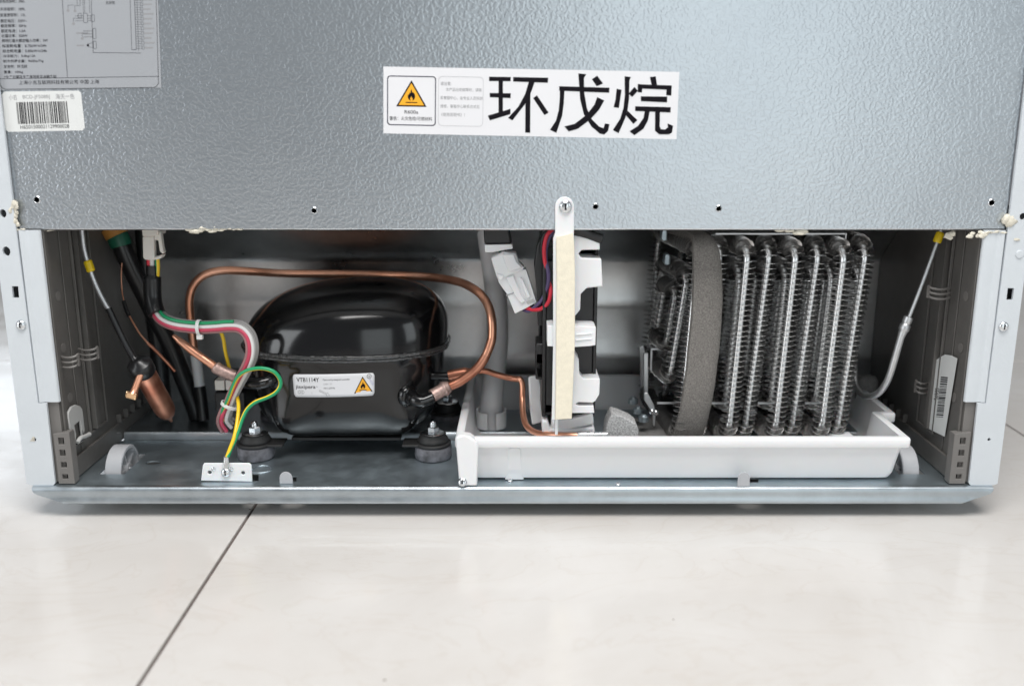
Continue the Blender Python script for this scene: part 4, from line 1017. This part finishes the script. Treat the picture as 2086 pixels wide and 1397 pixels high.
# ================================================================== DRAIN HOSE
DH_ = thing("drain_hose", tuple(at(1002, 880, 0.12)), "grey plastic drain hose standing in a clip on the tray floor", "hose")
hp_ = path([(984, 425, 0.188), (990, 455, 0.185), (1000, 520, 0.180), (1010, 600, 0.172), (1014, 680, 0.162), (1009, 750, 0.150), (1003, 800, 0.140), (1001, 850, 0.132), (1002, 878, 0.130)], 7)
obj("hose_wall", MB().tube(hp_, [0.0108] * 37 + [0.0112] * (len(hp_) - 30), 22), M_HOSE, DH_, smooth=60)
c = at(1001, 884, 0.130); c.z = 0.0372
mb = MB()
for a0 in (20, 110, 200, 290):
    rings = []
    for k in range(9):
        a = math.radians(a0 + 56 * k / 8); d = Vector((math.cos(a), math.sin(a), 0))
        rings.append([c + d * 0.0140, c + d * 0.0156, c + d * 0.0156 + Vector((0, 0, 0.017)), c + d * 0.0140 + Vector((0, 0, 0.017))])
    mb.loft(rings, cap0=True, cap1=True)
obj("hose_clip", mb, M_TRAY, DH_, smooth=40)

# ================================================================== DRIP TRAY
TR = thing("drip_tray", (0.15, 0.1, 0.0284), "white plastic drip tray lying across the base plate under fan and condenser", "tray")
RIM = [(-0.0490, -0.0035), (0.3420, -0.0035), (0.3420, 0.0660), (0.3560, 0.0660), (0.3560, 0.2020), (-0.0460, 0.2020)]
def inset(poly, d, r=0.0):
    n = len(poly); out = []
    for i in range(n):
        a, b, c = Vector(poly[i - 1]), Vector(poly[i]), Vector(poly[(i + 1) % n])
        e1, e2 = (b - a).normalized(), (c - b).normalized(); n1, n2 = Vector((-e1.y, e1.x)), Vector((-e2.y, e2.x))
        q = b + (n1 + n2) * (d / max(0.2, 1 + n1.dot(n2)))
        if r:
            cr = e1.cross(e2) if hasattr(e1, "cross") else 0
            for k in range(5):
                t = k / 4; p0, p1 = q - e1 * r, q + e2 * r
                out.append((p0 * (1 - t) ** 2 + q * 2 * t * (1 - t) + p1 * t * t))
        else: out.append(q)
    return out
def tray_ring(d, z, r): return [Vector((p.x, p.y, z)) for p in inset(RIM, d, r)]
rr_ = 0.003
prof = [(0.0048, 0.0620, 0.004), (0.0085, 0.0360, 0.006), (0.0105, 0.0310, 0.007), (0.0150, 0.0288, 0.008)]
outer = [tray_ring(d, z, r) for d, z, r in prof]
rim = [tray_ring(0.0030, 0.0622, rr_), tray_ring(0.0004, 0.0620, rr_), tray_ring(0.0, 0.0628, rr_), tray_ring(0.0, 0.0690, rr_), tray_ring(0.0005, 0.0702, rr_), tray_ring(0.0016, 0.0708, rr_), tray_ring(0.0060, 0.0708, rr_), tray_ring(0.0071, 0.0701, 0.004)]
inner = [tray_ring(0.0078, 0.0640, 0.004), tray_ring(0.0110, 0.0400, 0.006), tray_ring(0.0130, 0.0365, 0.008), tray_ring(0.0180, 0.0350, 0.008)]
mb = MB().loft(outer[::-1] + rim + inner)
for ring, s in ((outer[-1], 1), (inner[-1], -1)):
    tri = tessellate_polygon([[Vector((p.x, p.y, 0)) for p in ring]]); mb.add(ring, [tuple(t) for t in tri])
tb = obj("tray_body", mb, M_TRAY, TR, smooth=40)
mb = MB()                                               # front corner pillar with its screw
a, b = at(931, 985, -0.006), at(972, 985, -0.006)
ytop = at(930, 886, -0.006).z
pil = [(a.x - 0.0008, ytop - 0.002), (a.x + 0.002, 0.0286), (b.x, 0.0286), (b.x + 0.0012, ytop - 0.010), (b.x - 0.001, ytop - 0.0045), (b.x - 0.006, ytop - 0.0008), (a.x + 0.004, ytop + 0.0002)]
mb.plate(pil, [], lambda u, v, w: (u, -0.0072 + w, v), 0.0115)
cp_ = obj("corner_pillar", mb, M_TRAY, TR, smooth=40, bevel=0.0022, seg=3)
mb = MB(); screw_head(mb, Vector((at(942, 976, -0.0073).x, -0.0072, 0.0326)), 0.0040, (0, -0.9, 0.45))
obj("screw", mb, [M_ZINC, M_INK], cp_, smooth=45)
mb = MB()                                               # pressed drain channel in the front wall
x0, x1 = at(1032, 950, 0).x, at(1064, 950, 0).x
mb.plate([(x0 - 0.002, 0.0290), (x1 + 0.002, 0.0290), (x1, 0.0330), (x1 - 0.001, 0.0590), (x1 - 0.003, 0.0606), (x0 + 0.003, 0.0606), (x0 + 0.001, 0.0590), (x0, 0.0330)], [], lambda u, v, w: (u, 0.0002 + (0.062 - v) * 0.19 + w, v), 0.0040)
obj("drain_channel", mb, M_TRAY, TR, smooth=40, bevel=0.0014, seg=3)
mb = MB()                                               # low inner wall beneath the coil
mb.box((0.290, 0.020, 0.0352), (0.312, 0.060, 0.0560)); obj("inner_rest", mb, M_TRAY, TR, smooth=30, bevel=0.003, seg=3)

# ================================================================== FAN
FN = thing("cooling_fan", tuple(at(1150, 880, 0.05)), "fan in a white bracket with a cream foam strip, screwed to the steel sheet", "fan")
mb = MB(); YF = -0.0036
tab = [(1131, 474)] + [(1150 - 19 * math.cos(math.pi * k / 12), 421 - 19.5 * math.sin(math.pi * k / 12)) for k in range(13)] + [(1169, 474), (1172, 560), (1171, 700), (1167, 800), (1164, 852), (1124, 855), (1127, 700), (1127, 560), (1127, 486)]
slab(mb, tab, YF, 0.0030)
fr = obj("mounting_strap", mb, M_WHITE, FN, smooth=30, bevel=0.0009)
mb = MB(); screw_head(mb, at(1152, 421, YF - 0.0002), 0.0053); obj("screw", mb, [M_ZINC, M_INK], fr, smooth=45)
mb = MB(); slab(mb, [(1134, 482), (1150, 479), (1167, 474), (1170, 500), (1171.5, 560), (1171, 700), (1167, 800), (1165, 853), (1131, 855), (1133, 700), (1134, 560), (1133, 495)], YF - 0.0026, 0.0025)
obj("foam_strip", mb, M_CREAM, FN, smooth=30, bevel=0.0006)
mb = MB()                                               # bracket cheeks facing the condenser
slab(mb, [(1168, 479), (1171, 479), (1222, 493), (1222, 509), (1185, 509.5), (1178, 517), (1184, 526), (1225, 527), (1228, 584), (1195, 587), (1183, 599), (1182, 631), (1172, 643), (1165, 643)], 0.0060, 0.030)
obj("upper_cheek", mb, M_WHITE, FN, smooth=30, bevel=0.0009)
mb = MB(); slab(mb, [(1164, 718), (1172, 720), (1179, 732), (1180, 762), (1188, 772), (1215, 771), (1222, 772), (1221, 803), (1213, 816), (1208, 820), (1178, 819), (1172, 823), (1178, 827), (1209, 826), (1211, 841), (1160, 841)], 0.0050, 0.034)
obj("lower_cheek", mb, M_WHITE, FN, smooth=30, bevel=0.0010)
mb = MB(); slab(mb, [(1124, 855), (1162, 853), (1208, 841), (1210, 864), (1170, 874), (1122, 874)], 0.0230, 0.045)
slab(mb, [(1104, 855), (1116, 857), (1120, 874), (1165, 875), (1211, 870), (1213, 892), (1105, 892)], 0.0210, 0.050)
slab(mb, [(1076, 768), (1098, 764), (1101, 780), (1109, 800), (1112, 858), (1084, 866), (1079, 830)], 0.0750, 0.004)
obj("bracket_foot", mb, M_WHITE, FN, smooth=30, bevel=0.0016)
mb = MB()
slab(mb, [(1115, 664), (1128, 663), (1128, 706), (1115, 705)], -0.0010, 0.050); slab(mb, [(1168, 664), (1209, 665), (1214, 667), (1213, 703), (1200, 705), (1168, 707)], -0.0010, 0.045)
for k, y in enumerate((683, 694)): slab(mb, [(1172, y - 2), (1206, y - 5), (1206, y - 3), (1172, y)], -0.0020, 0.002)
obj("retaining_clip", mb, M_WHITE, FN, smooth=30, bevel=0.0008)
obj("cheek_plate", MB().box((0.0370, 0.0008, 0.072), (0.0395, 0.135, 0.243)), M_WHITE, FN, smooth=0, bevel=0.0008)
# black square housing round the impeller
YC, ZC, HY, HZ = 0.0800, 0.1560, 0.060, 0.0755
xa, xb = at(1096, 600, 0.022).x, at(1217, 600, 0.022).x
def side(x0, w):
    pts = [(YC + a * HY, ZC + b * HZ) for a, b in ((-1, -0.86), (-0.9, -1), (0.9, -1), (1, -0.86), (1, 0.86), (0.9, 1), (-0.9, 1), (-1, 0.86))]
    return MB().plate(pts, [circ(YC, ZC, 0.050, 40)], lambda u, v, q: (x0 + q, u, v), w)
mb = side(xa + 0.004, 0.003); m2 = side(xb - 0.003, 0.003); mb.add(m2.v, m2.f)
mb.box((xa + 0.0072, YC - HY + 0.001, ZC - HZ + 0.012), (xb - 0.0032, YC - HY + 0.004, ZC + HZ - 0.012))
mb.box((xa + 0.0072, YC - HY + 0.008, ZC - HZ + 0.001), (xb - 0.0032, YC + HY - 0.008, ZC - HZ + 0.004)); mb.box((xa + 0.0072, YC - HY + 0.008, ZC + HZ - 0.004), (xb - 0.0032, YC + HY - 0.008, ZC + HZ - 0.001))
mb.box((xa + 0.0072, YC + HY - 0.004, ZC - HZ + 0.012), (xb - 0.0032, YC + HY - 0.001, ZC + HZ - 0.012))
mb.lathe([(0.0500, 0.0), (0.0500, xb - xa - 0.0075), (0.0485, xb - xa - 0.0075), (0.0485, 0.0), (0.0500, 0.0)], (xa + 0.0072, YC, ZC), (1, 0, 0), 40)
fh = obj("fan_housing", mb, M_BPL, FN, smooth=30, bevel=0.0007)
mb = MB(); slab(mb, [(1088, 540), (1093, 505), (1100, 484), (1120, 482), (1128, 495), (1128, 664), (1096, 664), (1094, 600)], 0.0300, 0.012)
slab(mb, [(1092, 700), (1126, 700), (1126, 742), (1094, 742), (1096, 768), (1126, 770), (1126, 775), (1091, 773)], 0.0260, 0.030)
obj("housing_lug", mb, M_BPL, fh, smooth=30, bevel=0.0014)
mb = MB(); mb.lathe([(0.016, 0.0), (0.018, 0.002), (0.018, 0.022), (0.015, 0.025), (0, 0.0255)], (xa + 0.012, YC, ZC), (1, 0, 0), 28)
for k in range(7):
    rings = []
    for s in range(6):
        r = 0.017 + 0.030 * s / 5; row = []
        for q in range(5):
            u = q / 4 - 0.5; a = 2 * math.pi * k / 7 + u * (0.62 + 0.1 * s / 5) + 0.08 * s
            row.append(Vector((xa + 0.024 + u * 0.018, YC + math.cos(a) * r, ZC + math.sin(a) * r)))
        rings.append(row + [p + Vector((0.0012, 0, 0)) for p in row[::-1]])
    mb.loft(rings, cap0=True, cap1=True)
obj("impeller", mb, M_BPL, FN, smooth=40)
mb = MB().tube(path([(1168, 466, 0.0080), (1184, 470, 0.0080), (1200, 478, 0.0075), (1216, 484, 0.0070), (1228, 488, 0.0065)], 6), [0.0058] * 6 + [0.0055, 0.0052, 0.0050, 0.0047, 0.0045, 0.0043] + [0.0040] * 12 + [0.0030], 12, flat=0.7)
obj("cable_boot", mb, M_BPL, FN, smooth=60)

# ================================================================== CONDENSER
CD = thing("condenser_coil", (0.23, 0.1, 0.036), "spiral-finned metal condenser coil with a grey foam band down its front", "condenser")
SH = 0.052
def loop_pts(y0, y1, z0, z1, r, rt, step=0.0016):
    segs = []
    def line(a, b):
        L = math.hypot(b[0] - a[0], b[1] - a[1]); n = max(1, int(L / step)); return [(a[0] + (b[0] - a[0]) * k / n, a[1] + (b[1] - a[1]) * k / n) for k in range(n)]
    def arc(cy, cz, a0, r):
        n = 14; return [(cy + r * math.cos(math.radians(a0 + 90 * k / n)), cz + r * math.sin(math.radians(a0 + 90 * k / n))) for k in range(n)]
    p = []
    p += line((y1 - rt, z1), (y0 + rt, z1)); p += arc(y0 + rt, z1 - rt, 90, rt)
    p += line((y0, z1 - rt), (y0, z0 + r)); p += arc(y0 + r, z0 + r, 180, r)
    p += line((y0 + r, z0), (y1 - r, z0)); p += arc(y1 - r, z0 + r, 270, r)
    p += line((y1, z0 + r), (y1, z1 - rt)); p += arc(y1 - rt, z1 - rt, 0, rt)
    return p
def coil(y0, y1, z0, z1, r, rt, lean, seed, SH):
    p2 = loop_pts(y0, y1, z0, z1, r, rt); R = random.Random(seed)
    pts = [Vector((SH * (z - 0.14) + lean * (y - 0.05), y, z)) for y, z in p2]
    tube = MB().tube(pts, 0.0029, 12, closed=True)
    L = [0.0]
    for a, b in zip(pts, pts[1:] + pts[:1]): L.append(L[-1] + (b - a).length)
    pitch, spt = 0.0046, 14
    turns = int(L[-1] / pitch); fin = MB(); rings = []
    N = turns * spt; j = 0
    ph0 = R.random() * 6.28
    for i in range(N):
        s = L[-1] * i / N
        while L[j + 1] < s: j += 1
        f = (s - L[j]) / max(1e-9, L[j + 1] - L[j]); a, b = pts[j], pts[(j + 1) % len(pts)]; c = a.lerp(b, f); tg = (b - a).normalized()
        e1 = Vector((1, 0, 0)); e1 = (e1 - tg * e1.dot(tg)).normalized(); e2 = tg.cross(e1)
        an = ph0 + 2 * math.pi * i / spt; d = e1 * math.cos(an) + e2 * math.sin(an)
        if i % spt == 0: dent, tilt = R.uniform(-0.05, 0.03) - (0.16 if R.random() < 0.06 else 0.0), R.uniform(-0.0004, 0.0004)
        ro = 0.0087 * (1 + 0.02 * math.sin(an * 0.37 + ph0) + dent * math.sin(an * 0.5) ** 2); wob = tg * (tilt * math.sin(an))
        h = tg * 0.00019
        rings.append([c + d * 0.0026 - h, c + d * ro - h + wob, c + d * ro + h + wob, c + d * 0.0026 + h])
    fin.loft(rings)
    return tube, fin
LAY = [("A", (0.0430, 0.176, 0.0560, 0.2270, 0.018, 0.0125)), ("B", (0.0540, 0.170, 0.0520, 0.2285, 0.018, 0.0140)), ("C", (0.0690, 0.152, 0.1040, 0.2000, 0.012, 0.0120)), ("D", (0.0910, 0.130, 0.1300, 0.1820, 0.009, 0.0090)), ("E", (0.0760, 0.150, 0.0760, 0.2040, 0.014, 0.0140))]
GEO = {k: coil(*v, -0.10, i, {"A": 0.048, "B": 0.075, "C": 0.13, "D": 0.13, "E": 0.05}[k]) for i, (k, v) in enumerate(LAY)}
first = {}
def put_coil(k, x):
    if k not in first:
        tb_, fb = GEO[k]
        tb_.v = [p + Vector((x, 0, 0)) for p in tb_.v]; fb.v = [p + Vector((x, 0, 0)) for p in fb.v]
        o = obj("coil_tube", tb_, M_COIL, CD, smooth=60); f = obj("spiral_fin", fb, M_FIN, o, smooth=25)
        first[k] = (o, f, x); return
    o, f, x0 = first[k]
    o2 = o.copy(); COL.objects.link(o2); o2.parent = CD; o2.location = o.location + Vector((x - x0, 0, 0))
    f2 = f.copy(); COL.objects.link(f2); f2.parent = o2; f2.location = f.location
COLX = [0.1555, 0.1765, 0.1990, 0.2196, 0.2409, 0.2624, 0.2827, 0.3040]
for i, x in enumerate(COLX):
    put_coil("B" if i % 2 else "A", x)
    if i == 0: put_coil("C", x - 0.004); put_coil("D", x - 0.006)
    else: put_coil("E", x + (0.010 if i % 2 else 0.006))
# grey foam band lying over the front of the coil
edge = [(474, 1409, 1452, 0.052), (484, 1411, 1460, 0.040), (505, 1412, 1468, 0.032), (540, 1413, 1473, 0.0290), (580, 1412.5, 1475, 0.0280), (640, 1410, 1474, 0.0280), (700, 1404, 1470, 0.0285), (760, 1398, 1463, 0.0295), (820, 1389, 1454, 0.0315), (855, 1382, 1446, 0.034), (880, 1375, 1438, 0.038), (900, 1371, 1430, 0.044)]
rows = [(at(a, py, Y), at(b, py, Y)) for py, a, b, Y in edge]
r0 = rows[0]; rows = [(r0[0] + Vector((-0.016, 0.075, 0.0010)), r0[1] + Vector((-0.016, 0.075, 0.0010))), (r0[0] + Vector((-0.006, 0.030, 0.0010)), r0[1] + Vector((-0.006, 0.030, 0.0010)))] + rows
rows = spline([tuple(a) + tuple(b) for a, b in rows], 5)
rings = []
for i, q in enumerate(rows):
    a, b = Vector(q[:3]), Vector(q[3:]); c = (a + b) / 2
    q0, q1 = rows[max(i - 1, 0)], rows[min(i + 1, len(rows) - 1)]
    tg = (Vector(q1[:3]) + Vector(q1[3:]) - Vector(q0[:3]) - Vector(q0[3:])).normalized(); sd = (b - a).normalized(); nn = sd.cross(tg).normalized()
    if nn.y > 0.1 or (abs(nn.y) <= 0.1 and nn.z < 0): nn = -nn
    hw = (b - a).length / 2; w = 1 + 0.04 * noise.noise(Vector((i * 0.35, 0, 0)))
    rings.append([c + sd * (u * hw * w) - nn * (0.0085 - 0.0085 * v) for u, v in ((-0.96, 0), (-1, 0.55), (-0.94, 0.86), (-0.6, 0.97), (0, 1.0), (0.35, 0.97), (0.72, 0.80), (0.97, 0.45), (1.0, 0.2), (0.96, 0))])
mb = MB().loft(rings, cap0=True, cap1=True)
obj("foam_band", mb, M_FOAMG, CD, smooth=60)
# steel side bracket, rods and cover strip
mb = MB(); YB = 0.100
slab(mb, [(1302, 706), (1311, 703), (1315, 722), (1312, 786), (1306, 790), (1304, 740)], YB + 0.010, 0.003)
slab(mb, [(1311, 720), (1320, 718), (1320, 800), (1312, 806)], YB - 0.006, 0.003)
slab(mb, [(1312, 800), (1320, 800), (1333, 826), (1336, 840), (1334, 868), (1330, 868), (1329, 842), (1322, 830), (1312, 815)], 0.070, 0.003)
br = obj("side_bracket", mb, M_ALU, CD, smooth=30, bevel=0.0006)
for (x, y, Y) in ((1328, 838, 0.069), (1336, 840, 0.069)): obj("bolt", MB().lathe([(0.0026, 0), (0.0026, 0.002), (0.0016, 0.003), (0, 0.0031)], at(x, y, Y), (0, -1, 0), 12), M_ZINC, br, smooth=40)
mb = MB(); a = at(1338, 823, 0.065); mb.box((a.x, 0.064, a.z), (0.300, 0.0655, a.z + 0.0022)); obj("lower_rail", mb, M_ALU, CD, smooth=0, bevel=0.0004)
mb = MB(); a = at(1325, 713, 0.098); mb.box((a.x, 0.097, a.z), (0.200, 0.0985, a.z + 0.0022)); mb.box((a.x, 0.097, a.z - 0.020), (a.x + 0.002, 0.100, a.z)); obj("middle_rail", mb, M_ALU, CD, smooth=0, bevel=0.0004)
mb = MB(); a = at(1456, 478, 0.060); b = at(1720, 481, 0.060); mb.box((a.x, 0.058, a.z), (b.x, 0.072, a.z + 0.0018)); mb.box((b.x, 0.058, a.z - 0.004), (b.x + 0.0015, 0.072, a.z + 0.0018)); obj("upper_rail", mb, M_ALU, CD, smooth=0, bevel=0.0004)
for (x, y) in ((1352, 478), (1358, 527)):
    mb = MB(); slab(mb, [(x - 4, y - 8), (x + 4, y - 10), (x + 8, y - 6), (x + 8, y + 12), (x - 2, y + 14), (x - 6, y + 8)], 0.092, 0.010); obj("tube_clip", mb, M_GALV, CD, smooth=30, bevel=0.001)

# ================================================================== LOOSE FOAM AND MAT
FB = thing("foam_block", tuple(at(1268, 888, 0.03)), "rough offcut of pale grey foam standing on the tray floor before the condenser", "foam")
mb = MB(); slab(mb, [(1232, 950), (1233, 884), (1237, 862), (1247, 842), (1262, 846), (1285, 856), (1297, 865), (1301, 876), (1299, 950)], 0.022, 0.022)
obj("foam_body", mb, M_FOAML, FB, smooth=30, bevel=0.0012, seg=2)
MT = thing("mounting_mat", tuple(at(1310, 880, 0.06)), "flat dull grey mat with round rivets on the tray floor under the condenser bracket", "mat")
rings = []
for y, z0 in ((0.024, 0.0445), (0.030, 0.0485), (0.060, 0.0520), (0.110, 0.0530), (0.118, 0.0500)):
    rings.append([Vector((0.095 + 0.0105 * k, y, z0 - 0.0020 * abs(k - 4) / 4 + 0.0008 * noise.noise(Vector((k * 0.7, y * 40, 2))))) for k in range(10)])
mb = MB().loft(rings, closed=False); mb.loft([[p - Vector((0, 0, 0.009)) for p in r] for r in rings], closed=False)
obj("mat_body", mb, M_MATT, MT, smooth=60)
for x, y, Y in ((1290, 813, 0.104), (1300, 833, 0.085), (1311, 849, 0.068)):
    c = at(x, y, Y); obj("rivet", MB().lathe([(0.0048, -0.004), (0.0048, 0.0005), (0.0036, 0.0010), (0.0028, 0.0020), (0.0018, 0.0026), (0, 0.0028)], c, (0, 0, 1), 20), M_GALV, MT, smooth=50)

# ================================================================== TUBE BY THE FAR LINER
t = thing("steel_tube", tuple(at(1845, 660, 0.03)), "silvery tube with a swaged joint slanting from a yellow tag down behind the condenser", "tube")
obj("thin_run", MB().tube(path([(1917, 468, 0.050), (1911, 488, 0.049), (1896, 530, 0.046), (1876, 585, 0.042), (1852, 646, 0.038)], 5), 0.0018, 12), M_ALU, t, smooth=60)
obj("yellow_tag", MB().tube(path([(1916, 474, 0.050), (1912, 484, 0.049), (1908, 494, 0.0485)], 4), [0.0030, 0.0036, 0.0036, 0.0037, 0.0036, 0.0037, 0.0036, 0.0036, 0.0030], 12), M_YTAG, t, smooth=40)
A, B = at(1851, 646, 0.038), at(1834, 690, 0.037); ax = (B - A).normalized(); L = (B - A).length
obj("swaged_joint", MB().lathe([(0.0019, -0.001), (0.0040, 0.000), (0.0042, 0.004), (0.0036, 0.006), (0.0047, 0.0075), (0.0047, 0.0115), (0.0037, 0.013), (0.0036, L * 0.75), (0.0028, L)], A, ax, 18), M_ALU, t, smooth=40)
obj("thick_run", MB().tube(path([(1836, 684, 0.037), (1825, 722, 0.038), (1813, 762, 0.041), (1803, 784, 0.046), (1792, 798, 0.054), (1778, 806, 0.066), (1762, 806, 0.080), (1749, 795, 0.094), (1742, 775, 0.105), (1741, 740, 0.115)], 6), 0.0031, 14), M_ALU, t, smooth=60)
FP = thing("foam_pad", tuple(at(1765, 790, 0.15)), "small blurred grey foam pad deep in the tray corner behind the tube", "foam")
c = at(1765, 790, 0.150)
rings = [[c + Vector((0.011 * s * math.cos(2 * math.pi * j / 20) , 0.008 * s * math.sin(2 * math.pi * j / 20), z)) for j in range(20)] for s, z in ((0.85, -0.018), (1.0, -0.012), (1.0, 0.008), (0.8, 0.012), (0.3, 0.0135))]
obj("pad_body", MB().loft(rings, cap0=True, cap1=True), M_MATT, FP, smooth=60)
